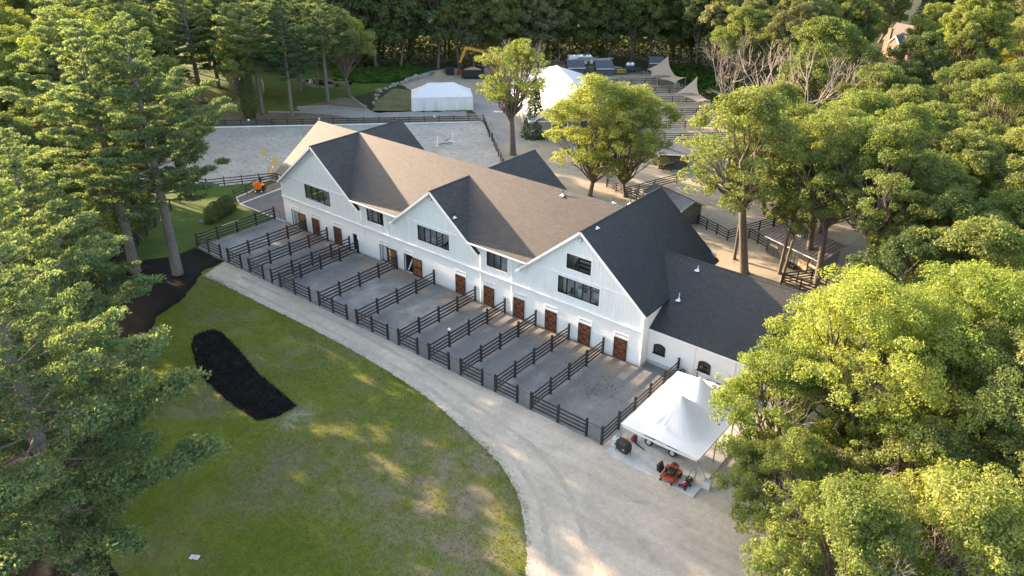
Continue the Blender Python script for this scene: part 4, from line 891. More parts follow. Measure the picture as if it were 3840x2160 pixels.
# ------------------------------------------------------------------ sheds behind
def shed(name, label, o, ang, L, D, h0, h1, wall, roof, ridge=True, over=.4, doors=(), cat='shed', ribs=True):
    t = thing(name, label, cat, (*o, 0), ang)
    pr = [(0,0,0),(L,0,0),(L,D,0),(0,D,0)]
    if ridge:
        for y in (0, D): MB().add([(0,y,0),(L,y,0),(L,y,h0),(0,y,h0)], [(0,1,2,3)]).build('wall', wall, t)
        for x in (0, L): MB().add([(x,0,0),(x,D,0),(x,D,h0),(x,D/2,h1),(x,0,h0)], [(0,1,2,3,4)]).build('wall', wall, t)
        s = (h1-h0)/(D/2); pl = [((-over, h0-s*over), (D/2, h1)), ((D/2, h1), (D+over, h0-s*over))]
    else:
        for y, h in ((0, h0), (D, h1)): MB().add([(0,y,0),(L,y,0),(L,y,h),(0,y,h)], [(0,1,2,3)]).build('wall', wall, t)
        for x in (0, L): MB().add([(x,0,0),(x,D,0),(x,D,h1),(x,0,h0)], [(0,1,2,3)]).build('wall', wall, t)
        s = (h1-h0)/D; pl = [((-over, h0-s*over), (D+over, h1+s*over))]
    for (ya, za), (yb, zb) in pl:
        r = MB(); r.add([(-over,ya,za+.02),(L+over,ya,za+.02),(L+over,yb,zb+.02),(-over,yb,zb+.02)]+[(-over,ya,za-.06),(L+over,ya,za-.06),(L+over,yb,zb-.06),(-over,yb,zb-.06)], [(0,1,2,3),(7,6,5,4),(0,4,5,1),(1,5,6,2),(2,6,7,3),(3,7,4,0)])
        ro = r.build('roof', roof, t)
        if ribs:
            n = int((L+2*over)/.45)
            for k in range(n+1):
                x = -over+k*(L+2*over)/n; MB().bar((x, ya, za+.05), (x, yb, zb+.05), .05, .05).build('roof_rib', roof, ro)
        MB().bar((-over, ya if ya < D/2 else yb, (za if ya < D/2 else zb)-.02), (L+over, ya if ya < D/2 else yb, (za if ya < D/2 else zb)-.02), .05, .12).build('fascia', 'white_trim', ro)
    n = int(L/.5)
    for k in range(n+1): MB().box((k*L/n, -.02, h0/2), (.05, .03, h0-.05)).build('batten', wall, t)
    for (x0, x1, z0, z1, mt, dn) in doors:
        d = MB().box(((x0+x1)/2, -.05, (z0+z1)/2), (x1-x0, .05, z1-z0)).build(dn, mt, t)
        if dn == 'door':
            for sg in (-1, 1): MB().bar((x0, -.09, (z0+z1)/2-sg*(z1-z0)/2), (x1, -.09, (z0+z1)/2+sg*(z1-z0)/2), .08, .03, (0,1,0)).build('brace', 'raw_timber', d)
    return t
shed('metal_roof_shed', 'small shed with ribbed metal roof just behind the right gable peak', (34.0, 34.6), math.radians(-21), 7.4, 3.4, 2.5, 3.3, 'shed_wall', 'metal_roof', True, .35, [(4.9, 6.9, 1.0, 1.9, 'raw_timber', 'window'), (.5, 2.5, .1, 2.0, 'door_wood', 'door')])
shed('board_shed', 'dark board shed with ribbed metal roof and a pale half door', (52.9, 31.6), math.radians(-21), 7.6, 3.2, 2.35, 3.3, 'shed_wall', 'metal_roof', False, .4, [(4.7, 6.0, .1, 1.3, 'raw_timber', 'door'), (6.2, 7.4, 1.0, 1.3, 'raw_timber', 'sill'), (.3, 1.6, 1.2, 1.5, 'raw_timber', 'sill'), (4.6, 6.1, 1.35, 2.2, 'dark_room', 'opening')])
t = thing('roof_vent', 'pale square vent hood on the board shed roof', 'vent', (56.2, 32.4, 3.0), math.radians(-21))
MB().box((0,0,.2), (.5,.5,.5)).build('housing', 'white_trim', t); MB().box((0,0,.52), (.65,.65,.08), 0, .6).build('hood', 'slate_roof', t)
shed('blue_roof_shed', 'dark shed with a blue grey roof right of the yellow-green tree', (27.3, 50.6), math.radians(33), 4.4, 4.6, 2.5, 3.2, 'shed_wall', 'slate_roof', False, .3, [(.2, 1.1, .1, 2.0, 'rust_red', 'door'), (3.0, 3.8, 1.5, 2.3, 'rust_red', 'shutter')], ribs=False)
shed('hidden_shed', 'metal shed roof glimpsed between the oaks on the right', (45.6, 57.0), math.radians(-25), 6, 4.5, 2.3, 3.2, 'shed_wall', 'metal_roof')
shed('small_dark_shed', 'small dark shed at the edge of the wood by the tan sails', (-8.4, 110.4), math.radians(40), 3.0, 3.0, 2.4, 3.4, 'shed_wall', 'slate_roof', True, .3, [(.8, 1.8, .1, 1.9, 'dark_room', 'door')], ribs=False)
for i, (o_, l) in enumerate((((-21.5, 95.5), 'dark gabled roof at the end of the fabric hall, left one'), ((-16.0, 99.2), 'dark gabled roof at the end of the fabric hall, right one'))):
    shed('dark_gable_shed', l, o_, math.radians(44), 3.6, 4.4, 1.8, 3.0, 'shed_wall', 'slate_roof', True, .3, ribs=False)
# shade sails
def sail(label, pts, posts=True):
    t = thing('shade_sail', label, 'shade sail', (pts[0][0], pts[0][1], 0), 0, 'tan shade sails over the pens'); o = Vector((pts[0][0], pts[0][1], 0))
    P = [Vector(p)-o for p in pts]; k = 10; vs = []; fs = []
    if len(P) == 3: P.append(P[2].copy())
    cen = sum(P, Vector())/4
    for i in range(k+1):
        for j in range(k+1):
            s_, q = i/k, j/k; p = P[0].lerp(P[1], s_).lerp(P[3].lerp(P[2], s_), q); e = max(abs(s_-.5), abs(q-.5))*2
            pull = .22*(4*s_*(1-s_)*(e if abs(q-.5) >= abs(s_-.5) else 0) + 4*q*(1-q)*(e if abs(s_-.5) >= abs(q-.5) else 0))
            p = p.lerp(cen, pull); vs.append(p)
    for i in range(k):
        for j in range(k): fs.append((i*(k+1)+j, (i+1)*(k+1)+j, (i+1)*(k+1)+j+1, i*(k+1)+j+1))
    MB().add(vs, fs).build('cloth', 'sail_tan', t, smooth=True)
    for p in P[:len(pts)]: MB().tube([(p.x, p.y, 0), (p.x, p.y, p.z+.1)], .05, 6).build('sail_post', 'grey_timber', t)
sail('peaked tan sail nearest the small dark shed', [(-0.6,96.6,2.6), (4.4,99.0,2.7), (-2.2,107.0,5.2), (-5,103,2.5)])
sail('drooping tan sail just below the peaked one', [(1.5,96,2.6), (5.8,95.9,2.2), (7.0,98.2,3.2), (3.6,99.6,2.9)])
sail('peaked tan sail at the corner post of the lower pens', [(11.2,85.6,2.6), (15.5,87.5,2.8), (11.6,94.0,4.8)])
sail('flat tan sail nearest the oak crowns', [(12.5,86,2.5), (17,84,2.3), (19.2,84.6,2.9), (15.6,88,2.8)])
sail('small tan sail behind the roof ridge of the fabric hall', [(-23.5,99.5,2.6), (-19.8,101.5,2.4), (-19.6,105,3.0), (-23.8,103,2.7)])
# odds and ends at the edge of the wood
t = thing('camper', 'white camper trailer parked behind the fabric hall', 'camper', (-26.0, 104.5, 0), math.radians(45))
MB().box((1.2,0,1.6), (6.2,2.3,1.9), 0, .93).build('body', 'car_white', t, bevel=.15); MB().box((1.2,-1.12,1.9), (1.2,.06,.6)).build('window', 'dark_glass', t); MB().box((3.2,-1.12,1.5), (.7,.06,1.5)).build('door', 'navy_panel', t)
for x_ in (.4, 1.4): MB().lathe((x_,-1.1,.4), [(.38,0),(.38,.2)], 14, 'y').build('wheel', 'rubber', t)
t = thing('boat', 'white boat hull beside the camper', 'boat', (-21.5, 109.5, 0), math.radians(45))
MB().add([(-2.8,-.9,1.5),(1.6,-.9,1.6),(3.2,0,1.8),(1.6,.9,1.6),(-2.8,.9,1.5),(-2.6,0,.6),(1.8,0,.7)], [(0,1,6,5),(1,2,6),(2,3,6),(3,4,5,6),(4,0,5)]).build('hull', 'car_white', t)
MB().add([(-2.8,-.9,1.5),(1.6,-.9,1.6),(3.2,0,1.8),(1.6,.9,1.6),(-2.8,.9,1.5)], [(0,1,2,3,4)]).build('deck', 'pale_room', t); MB().box((0,0,.4), (3,.8,.5)).build('cradle', 'grey_timber', t)
t = thing('crate_stack', 'tall brown stack standing in front of the camper', 'crates', (-23.4, 103.5, 0), .8)
for k in range(5): MB().box((0,0,.2+.38*k), (.9+.06*(k % 2),.9,.34), .05*k).build('crate', 'raw_timber', t)
t = thing('yellow_bin', 'yellow box among the far pen fences', 'bin', (-12.8, 104.5, 0), math.radians(44)); MB().box((0,0,.65), (2.0,1.0,.8), 0, 1.05).build('body', 'yellow_plastic', t); MB().box((0,0,1.08), (2.2,1.15,.08)).build('lid', 'yellow_plastic', t); MB().box((0,0,.12), (1.6,.8,.25)).build('base', 'black_steel', t)
t = thing('tank_trailer', 'dark trailer with two white tanks behind the pens', 'trailer', (-12.0, 108.0, 0), math.radians(44))
MB().box((0,0,.75), (4.2,1.8,.25)).build('bed', 'navy_panel', t); MB().box((-.6,0,1.2), (2.0,1.4,.7), 0, .8).build('load', 'navy_panel', t)
for x_ in (-.9, .1): MB().lathe((x_,0,1.5), [(.42,0),(.5,.2),(.46,.55),(.2,.75)], 14).build('tank', 'white_trim', t, smooth=True)
for x_ in (-.5, .5): MB().lathe((x_,-.9,.36), [(.36,0),(.36,.2)], 12, 'y').build('wheel', 'rubber', t)
for i, (p, l, mt) in enumerate((((-42.6,77.6), 'dark bin beside the soil heap at the wood edge', 'black_steel'), ((-41.0,79.0), 'reddish stack of barrels at the wood edge', 'rust_red'))):
    t = thing('site_bin' if i == 0 else 'barrel_stack', l, 'bin' if i == 0 else 'barrels', (*p, 0), .6)
    if i == 0: MB().box((0,0,.8), (1.8,1.3,1.5), 0, 1.1).build('body', mt, t); MB().box((0,0,1.6), (2.1,1.5,.08)).build('lid', mt, t)
    else:
        for k in range(2): MB().lathe((0,0,.95*k), [(.42,0),(.46,.1),(.43,.45),(.46,.8),(.42,.9)], 14).build('barrel', mt, t)
        MB().lathe((0,0,1.9), [(.45,0),(.3,.2),(.05,.3)], 12).build('lid', 'rust_red', t)
# excavator and dump box
t = thing('excavator', 'yellow excavator with raised boom behind the big tree', 'excavator', (-33.2, 83.7, 0), math.radians(44))
for y_ in (-1.1, 1.1):
    tr = MB(); tr.prism([(-1.9,.45),(-1.6,.05),(1.6,.05),(1.9,.45),(1.6,.85),(-1.6,.85)], y_-.3, y_+.3); tr.build('track', 'rubber', t)
MB().box((.4,0,1.5), (3.4,2.5,1.1)).build('body', 'excavator_yellow', t, bevel=.1); MB().box((1.9,0,1.6), (.7,2.4,1.2)).build('counterweight', 'black_steel', t)
cb = MB().box((-.7,-.75,2.5), (1.5,1.0,1.6), 0, .9).build('cab', 'excavator_yellow', t); MB().box((-.75,-1.27,2.6), (1.2,.03,.9)).build('cab_window', 'dark_glass', cb); MB().box((-1.44,-.75,2.6), (.03,.8,1.0)).build('cab_window', 'dark_glass', cb)
MB().bar((-.6,.3,2.0), (-3.4,.3,5.6), .45, .62).build('boom', 'excavator_yellow', t); MB().bar((-3.2,.3,5.55), (-7.4,.3,6.5), .42, .55).build('boom', 'excavator_yellow', t)
MB().bar((-7.2,.3,6.7), (-8.7,.3,3.1), .36, .5).build('stick', 'excavator_yellow', t)
for a, b in (((-3.6,.3,6.0),(-6.9,.3,6.95)),((-7.6,.3,6.6),(-9.2,.3,3.6)),((-1.4,.05,2.2),(-3.2,.05,4.9)),((-1.4,.55,2.2),(-3.2,.55,4.9))): MB().tube([a, b], .08, 7).build('ram', 'black_steel', t)
bk = MB(); bk.prism([(-8.9,3.2),(-8.2,3.1),(-8.0,2.5),(-8.5,2.0),(-9.3,2.2)], -.3, .9); bk.build('bucket', 'black_steel', t)
t = thing('dump_box', 'dark steel dump box heaped with soil under the excavator arm', 'container', (-36.4, 78.6, 0), math.radians(40))
w_ = MB(); 
for c_, d_ in (((0,-1.2,1.25),(5,.08,1.7)),((0,1.2,1.25),(5,.08,1.7)),((-2.5,0,1.25),(.08,2.4,1.7)),((2.5,0,1.25),(.08,2.4,1.7)),((0,0,.45),(5,2.4,.1))): w_.box(c_, d_)
w_.build('shell', 'black_steel', t)
for k in range(8): MB().box((-2.3+k*.65,-1.28,1.25), (.1,.1,1.7)).build('rib', 'black_steel', t)
for x_ in (-1.5, 1.5): MB().lathe((x_,-1.0,.4), [(.4,0),(.4,.25)], 12, 'y').build('wheel', 'rubber', t)
h_ = heap('soil_load', 'brown soil heaped in the dark dump box', (-36.4, 78.6, 1.85), 1.5, .7); h_.scale = (1.5, .8, 1); h_.rotation_euler = (0, 0, math.radians(40))
t = thing('brush_pile', 'pile of brushwood and white scraps beside the tent', 'brush pile', (-12.2, 60.8, 0)); r_ = random.Random(4)
for k in range(26): a = r_.uniform(0, 6.28); MB().tube([(math.cos(a)*1.2, math.sin(a)*1.2, .05), (-math.cos(a)*r_.uniform(.2,1), r_.uniform(-.8,.8), r_.uniform(.3,1.0))], .03, 4).build('stick', 'oak_bark', t)
for k in range(4): MB().box((-1.6+.5*k, -1.2+.3*k, .12), (.7,.5,.15), k, .6).build('scrap', 'white_trim', t)
t = thing('blue_cabinet', 'small grey blue cabinet behind the leaves left of the big tree', 'cabinet', (-13.2, 62.6, 0), .7); MB().box((0,0,.65), (.9,.6,1.3)).build('body', 'slate_roof', t); MB().box((0,-.31,.65), (.8,.03,1.15)).build('door', 'slate_roof', t)
tag(MB().tube([(11.75,103.7,0),(12.1,103.9,9.0)], [.17,.13], 8).build('utility_pole', 'grey_timber'), 'bare leaning wooden pole at the edge of the green slope', 'pole')
tag(MB().tube([(63.6,25.6,0),(63.5,25.5,4.5)], [.14,.12], 8).build('wooden_post', 'raw_timber'), 'pale wooden pole beside the ivy trunk behind the wing', 'pole')
t = thing('water_pump', 'thin hydrant post by the board shed', 'hydrant', (52.0, 31.0, 0)); MB().tube([(0,0,0),(0,0,1.0),(.15,0,1.05)], .03, 6).build('pipe', 'galvanised', t); MB().box((-.05,0,1.05), (.3,.04,.05)).build('handle', 'raw_timber', t)
t = thing('water_trough', 'dark trough on the sand in front of the board shed', 'trough', (56.6, 29.6, 0), math.radians(-21)); MB().box((0,0,.28), (1.2,.6,.5), 0, 1.1).build('tub', 'rubber', t); MB().box((0,0,.52), (1.1,.5,.03)).build('water', 'dark_glass', t)
t = thing('tyre_feeder', 'dark tyre leaning on the end of the board shed', 'tyre', (53.0, 32.0, 0)); MB().lathe((0,0,.42), [(.25,-.1),(.42,-.1),(.42,.1),(.25,.1)], 16, 'y').build('tread', 'rubber', t); MB().lathe((0,-.02,.42), [(.22,-.06),(.22,.06)], 12, 'y').build('hub', 'wheel_rim', t)
t = thing('blue_barrel', 'blue barrel at the back corner of the board shed', 'barrel', (61.3, 29.7, 0)); MB().lathe((0,0,0), [(.28,0),(.3,.2),(.3,.7),(.27,.9)], 14).build('body', 'blue_plastic', t); MB().lathe((0,0,.9), [(.26,0),(.24,.04)], 14).build('lid', 'blue_plastic', t)
# ------------------------------------------------------------------ the peaked tent and what stands by it
tag(MB().box((61.5, -6.9, .05), (7.8, 11.2, .14)).build('concrete_pad', 'concrete'), 'pale concrete pad under the peaked tent', None, None, 'structure')
TX0, TX1, TY0, TY1, TZ = 58.15, 64.85, -11.2, -1.75, 2.45
PK = [(61.45, -7.95), (61.45, -4.75)]; PKH = 4.95
tent = thing('peaked_tent', 'white twin-peaked tent over the concrete pad by the drive', 'tent', (61.5, -6.5, 0))
nx, ny = 64, 90; xs = np.linspace(TX0, TX1, nx+1); ys = np.linspace(TY0, TY1, ny+1); GX, GY = np.meshgrid(xs, ys, indexing='ij')
Z = np.zeros_like(GX)
for k, (px, py) in enumerate(PK):
    ux = np.where(GX < px, (px-GX)/(px-TX0), (GX-px)/(TX1-px))
    lo, hi = (TY0, -3.2) if k == 0 else (-9.4, TY1)
    uy = np.where(GY < py, (py-GY)/(py-lo), (GY-py)/(hi-py))
    d = np.clip((np.abs(ux)**3.2+np.abs(uy)**3.2)**(1/3.2), 0, 1); ang = np.arctan2(GY-py, GX-px)
    wr = .06*np.sin(ang*34+3*np.sin(ang*5))*np.clip(d*2.2, 0, 1)*np.clip((.8-d)*3, 0, 1)*np.clip(np.cos(ang+2.2), 0, 1)
    z = (PKH-TZ)*(1-d)**1.9 + wr; Z = np.maximum(Z, z)
Z = np.maximum(Z, .95*np.clip(1-np.abs(GX-61.45)/3.3, 0, 1)**1.1*np.clip(1-np.abs(GY+6.35)/5.0, 0, 1)**.5)
Z = TZ + Z - .10*np.sin(np.pi*(GX-TX0)/(TX1-TX0))*np.clip(1-np.abs(GY-TY0)/.8, 0, 1)
m = MB(); V = np.stack([GX-61.5, GY+6.5, Z], -1).reshape(-1, 3); m.add([tuple(q) for q in V], [(i*(ny+1)+j, (i+1)*(ny+1)+j, (i+1)*(ny+1)+j+1, i*(ny+1)+j+1) for i in range(nx) for j in range(ny)])
m.build('canopy', 'tent_vinyl', tent, smooth=True)
cs = [(TX0, TY0), (TX1, TY0), (TX1, TY1), (TX0, TY1)]
for i in range(4):
    a, b = cs[i], cs[(i+1) % 4]; m = MB(); n = 24; vs = []
    for k in range(n+1):
        f = k/n; x_, y_ = a[0]+(b[0]-a[0])*f-61.5, a[1]+(b[1]-a[1])*f+6.5; s_ = .10*math.sin(math.pi*f) if i in (0,) else 0.0
        vs += [(x_, y_, TZ-s_), (x_, y_, TZ-.24-s_)]
    m.add(vs, [(2*k, 2*k+2, 2*k+3, 2*k+1) for k in range(n)]).build('valance', 'tent_vinyl', tent, smooth=True)
for p in cs + [(TX1, -8.0), (TX1, -4.9), (TX0, -6.4)]:
    x_, y_ = p[0]-61.5+(-.05 if p[0] > 62 else .05), p[1]+6.5
    MB().tube([(x_, y_, .1), (x_, y_, TZ-.02)], .06, 8).build('tent_pole', 'galvanised', tent); MB().box((x_, y_, .14), (.25, .25, .04)).build('base_plate', 'galvanised', tent)
for a, b in (((3.35,-4.7,TZ-.1),(4.1,-4.3,.5)),((-3.3,-4.6,TZ-.1),(-3.75,-4.6,.5)),((3.4,-1.5,TZ-.1),(4.4,-1.3,.3))): MB().tube([a, b], .02, 5).build('guy_strap', 'black_steel', tent)
tag(MB().box((0,0,.32), (.62,.6,.6), .15, .96).build('concrete_block', 'concrete', None, (65.65,-10.9,0), bevel=.03), 'grey concrete block weighting the right tent strap', 'block')
t = thing('weight_tank', 'pale grey tank block beside the covered grill', 'tank', (57.85, -11.15, .12), .25); MB().box((0,0,.36), (.62,.62,.7), 0, .92).build('body', 'pale_plastic', t, bevel=.06); MB().box((.1,-.32,.4), (.26,.03,.12)).build('mark', 'black_steel', t); MB().lathe((0,0,.71), [(.1,0),(.08,.05)], 10).build('cap', 'pale_plastic', t)
# covered grill
t = thing('covered_grill', 'barbecue grill under a black cover on the pad corner', 'grill', (58.78, -11.55, .12), math.radians(-12))
vs = []; prof = [(.58,.33,.28),(.62,.36,.5),(.61,.36,.92),(.58,.34,1.04),(.50,.27,1.12),(.40,.2,1.14)]; n = 28
m = MB()
for j, (a, b, z) in enumerate(prof):
    for k in range(n):
        th = 2*math.pi*k/n; c, s = math.cos(th), math.sin(th); q = 1+.03*math.sin(th*9+j)*(1 if j < 3 else .3); e = .32
        vs.append((a*q*math.copysign(abs(c)**e, c), b*q*math.copysign(abs(s)**e, s), z+.02*math.sin(th*5)))
m.add(vs, [(j*n+k, j*n+(k+1) % n, (j+1)*n+(k+1) % n, (j+1)*n+k) for j in range(len(prof)-1) for k in range(n)]+[tuple(range((len(prof)-1)*n, len(prof)*n))]).build('cover', 'cover_black', t, smooth=True)
for x_ in (-.5, .5):
    for y_ in (-.28, .28): MB().tube([(x_*1.05, y_*1.1, 0), (x_, y_, .45)], .022, 6).build('leg', 'black_steel', t)
MB().box((.3,-.385,.62), (.22,.01,.07)).build('cover_label', 'pale_plastic', t)
t = thing('fuel_can', 'yellow fuel can behind the covered grill', 'fuel can', (58.25, -10.15, .12), .4); MB().box((0,0,.17), (.36,.24,.34), 0, .85).build('body', 'yellow_plastic', t, bevel=.04); MB().tube([(-.1,0,.33),(-.1,0,.42),(.1,0,.42),(.1,0,.33)], .025, 6).build('handle', 'yellow_plastic', t); MB().tube([(.12,0,.3),(.22,0,.42)], .03, 6).build('spout', 'yellow_plastic', t)
t = thing('leaf_blower', 'red and black leaf blower lying under the tent edge', 'leaf blower', (58.75, -9.75, .12), -.2); MB().box((0,0,.3), (.36,.4,.55), 0, .8).build('backpack', 'black_steel', t, bevel=.05); MB().lathe((0,-.2,.3), [(.05,-.12),(.17,-.1),(.18,.02)], 14, 'y').build('fan_housing', 'red_plastic', t); MB().tube([(.1,-.1,.2),(.5,-.25,.1),(1.3,-.3,.08)], [.07,.07,.05], 8).build('blower_tube', 'black_steel', t); MB().box((0,0,.6), (.2,.2,.08)).build('fuel_tank', 'red_plastic', t)
# trailer under the tent
t = thing('utility_trailer', 'pale utility trailer with two wheels showing under the tent edge', 'trailer', (61.0, -8.7, .12))
MB().box((0,0,.95), (3.6,1.5,.7)).build('body', 'pale_plastic', t); MB().box((0,0,.5), (3.4,1.1,.16)).build('chassis', 'black_steel', t); MB().box((0,-.77,.55), (1.0,.06,.14)).build('step', 'galvanised', t)
for x_ in (-1.08, 1.02):
    w = MB().lathe((x_,-.88,.36), [(.2,.0),(.34,-.02),(.36,.04),(.36,.16),(.3,.2)], 22, 'y').build('wheel', 'rubber', t); MB().lathe((x_,-.90,.36), [(.2,.02),(.19,-.02),(.06,-.03)], 12, 'y').build('rim', 'wheel_rim', w)
    for k in range(5):
        a = k*2*math.pi/5; MB().bar((x_,-.93,.36), (x_+.19*math.cos(a),-.92,.36+.19*math.sin(a)), .05, .02, (0,1,0)).build('spoke', 'wheel_rim', w)
    MB().box((x_,-.8,.86), (.95,.3,.06)).build('mudguard', 'black_steel', t)
# stand-on mower
t = thing('ride_on_mower', 'orange ride-on mower with grey grass chute on the pad edge', 'mower', (63.1, -11.75, .12), 0)
MB().box((0,-.25,.22), (1.35,.62,.16), 0, .94).build('deck', 'mower_orange', t, bevel=.04); MB().box((0,-.62,.3), (.95,.12,.12)).build('front_frame', 'mower_orange', t)
for s_ in (-1, 1):
    MB().bar((s_*.38,-.2,.36), (s_*.45,-.72,.36), .1, .08).build('caster_arm', 'mower_orange', t)
    w = MB().lathe((s_*.45-.06,-.76,.13), [(.05,0),(.13,.01),(.13,.11),(.05,.12)], 14, 'x').build('caster_wheel', 'rubber', t); MB().tube([(s_*.45,-.76,.14),(s_*.45,-.76,.36)], .03, 6).build('fork', 'mower_orange', w)
    w = MB().lathe((s_*.52-.13,.42,.27), [(.16,0),(.27,.03),(.27,.23),(.16,.26)], 20, 'x').build('rear_wheel', 'rubber', t); MB().lathe((s_*.52+s_*.1,.42,.27), [(.14,-.03),(.13,.03)], 12, 'x').build('rim', 'wheel_rim', w)
    MB().box((s_*.5,.38,.58), (.26,.5,.06)).build('fender', 'mower_orange', t); MB().tube([(s_*.22,.25,.6),(s_*.24,.05,1.0),(s_*.1,-.02,1.02)], .022, 6).build('control_lever', 'black_steel', t)
MB().box((0,.15,.5), (.62,.6,.4)).build('engine_bay', 'black_steel', t, bevel=.04); MB().lathe((0,-.05,.5), [(.27,0),(.27,.1),(.2,.16),(.05,.18)], 18).build('engine_cover', 'black_steel', t)
MB().box((0,.52,.85), (.66,.4,.22), 0, .85).build('rear_cowl', 'mower_orange', t, bevel=.04); MB().lathe((0,.5,.97), [(.2,0),(.2,.05),(.05,.07)], 16).build('air_filter', 'black_steel', t); MB().box((0,.8,.3), (.5,.25,.06)).build('platform', 'black_steel', t)
MB().box((-.85,-.05,.42), (.34,.62,.06)).build('chute', 'rubber', t); ch = MB(); ch.prism([(-.72,.25),(-1.02,.35),(-1.10,.85),(-.92,.95),(-.80,.6)], -.36, .3); ch.build('chute_guard', 'black_steel', t)
# push mower
t = thing('push_mower', 'small dark push mower with red engine right of the orange one', 'mower', (64.42, -11.85, .12), math.radians(-12))
MB().box((0,-.15,.2), (.5,.72,.14), 0, .9).build('deck', 'black_steel', t, bevel=.05); MB().lathe((0,-.2,.28), [(.17,0),(.18,.1),(.14,.2),(.05,.23)], 18).build('engine', 'red_plastic', t, smooth=True); MB().box((0,-.2,.52), (.1,.16,.02)).build('engine_label', 'pale_plastic', t)
for sx in (-.28, .28):
    for sy in (-.42, .2): MB().lathe((sx-.035,sy,.11), [(.03,0),(.11,.005),(.11,.065),(.03,.07)], 14, 'x').build('wheel', 'rubber', t)
MB().box((0,.38,.42), (.44,.42,.34), 0, .85).build('grass_bag', 'cover_black', t); MB().box((0,.36,.6), (.12,.1,.01)).build('bag_label', 'pale_plastic', t)
MB().tube([(-.22,.15,.3),(-.2,.85,.92),(-.12,.98,1.02),(.12,.98,1.02),(.2,.85,.92),(.22,.15,.3)], .016, 6).build('handle', 'black_steel', t)
# outdoor units on the wing wall
for i, x_ in enumerate((57.45, 60.0, 60.95)):
    t = thing('cooling_unit', ['grey outdoor cooling unit left of the tent peaks against the wing wall', 'grey outdoor cooling unit peeking out between the tent peaks', 'grey outdoor cooling unit right of the tent peaks'][i], 'cooling unit', (x_, .72 if i != 1 else .6, 0), 0, 'cooling units along the wing wall')
    MB().box((0,0,.42), (.84,.84,.8)).build('cabinet', 'pale_plastic', t, bevel=.02); MB().lathe((0,0,.81), [(.33,0),(.36,.04),(.34,.04)], 20).build('fan_ring', 'black_steel', t)
    for k in range(4): MB().box((0,0,.845), (.68,.02,.015), k*math.pi/4).build('fan_guard', 'galvanised', t)
    MB().lathe((0,0,.80), [(.31,0),(.31,.02)], 18).build('fan', 'rubber', t)
for i, (x_, l) in enumerate(((58.45, 'grey electric box with conduit left of the second arched window'), (61.3, 'grey electric box with conduit right of the second arched window'))):
    t = thing('switch_box', l, 'electric box', (x_, 1.24, 0)); MB().box((0,0,1.05), (.14,.1,.24)).build('case', 'pale_plastic', t); MB().tube([(0,0,.95),(.02,-.02,.5),(-.1,-.1,.3)], .018, 5).build('conduit', 'galvanised', t); MB().tube([(.25,0,.1),(.25,0,1.0)], .04, 6).build('pipe', 'slate_roof', t)
# orange dumper
t = thing('mini_dumper', 'small orange wheeled dumper by the arena corner fence', 'dumper', (-12.2, 4.35, 0), math.radians(38))
hp = MB(); hp.add([(-.75,-.5,1.25),(.55,-.5,1.25),(.55,.5,1.25),(-.75,.5,1.25),(-.35,-.38,.45),(.45,-.38,.5),(.45,.38,.5),(-.35,.38,.45)], [(0,1,5,4),(1,2,6,5),(2,3,7,6),(3,0,4,7),(4,5,6,7)]); hp.build('hopper', 'orange_paint', t)
MB().box((0,0,.36), (1.3,.6,.16)).build('chassis', 'black_steel', t); MB().box((.75,0,.75), (.45,.55,.6), 0, .85).build('engine_box', 'black_steel', t, bevel=.04); MB().box((.6,0,1.1), (.5,.5,.12)).build('cowl', 'orange_paint', t); MB().tube([(.8,-.25,1.0),(1.1,-.25,1.2),(1.1,.25,1.2),(.8,.25,1.0)], .025, 6).build('handlebar', 'black_steel', t)
for x_ in (-.4, .5):
    for s_ in (-1, 1):
        w = MB().lathe((x_, s_*.42-.1, .24), [(.12,0),(.24,.02),(.24,.18),(.12,.2)], 16, 'y').build('wheel', 'rubber', t); MB().lathe((x_, s_*.42+s_*.06-.03, .24), [(.13,-.02),(.12,.09)], 12, 'y').build('rim', 'white_trim', w)
# small things
t = thing('post_ball', 'white ball on top of a paddock divider post', 'ball', (37.47, -8.75, 1.84)); MB().lathe((0,0,.0), [(.03,0),(.12,.03),(.17,.14),(.15,.24),(.08,.31),(.01,.33)], 16).build('globe', 'lamp_glass', t, smooth=True); MB().lathe((0,0,0), [(.08,0),(.08,.04)], 10).build('collar', 'galvanised', t)
t = thing('ground_lid', 'small grey lid set in the lawn near the bottom edge', 'lid', (42.1, -38.75, 0), .55); MB().box((0,0,.01), (.62,.36,.06)).build('plate', 'kerb_stone', t); MB().box((.1,0,.045), (.1,.04,.02)).build('handle', 'galvanised', t)
for i, p in enumerate(((26.3,-22.9),(19.5,-24.9))):
    t = thing('marker_flag', ['tiny orange marker flag on the upper edge of the mulch bed', 'tiny orange marker flag on the left edge of the mulch bed'][i], 'flag', (*p, .1)); MB().tube([(0,0,0),(0,0,.4)], .008, 4).build('wire', 'galvanised', t); MB().box((.06,0,.36), (.13,.01,.09)).build('cloth', 'pink_flag', t)
t = thing('rail_board', 'pale board lying along the first paddock fence', 'board', (-1.9,-8.2,1.66), math.pi/2); MB().box((1.3,0,0), (2.4,.1,.04)).build('plank', 'raw_timber', t)
tag(MB().box((0,0,.1), (.9,.5,.22), .3, .8).build('flat_stone', 'rock', None, (-8.6,-7.0,0)), 'pale flat stone at the corner of the shrub hedge', 'stone')
for i, p in enumerate(((-7.4,-6.6),(-8.4,-4.6),(-9.0,-2.8))): tag(MB().tube([(0,0,0),(0,0,1.3)], .035, 6).build('stake', 'grey_timber', None, (*p, 0)), ['thin stake at the near end of the shrub hedge', 'thin stake in the middle of the shrub hedge', 'thin stake at the far end of the shrub hedge'][i], 'stake')
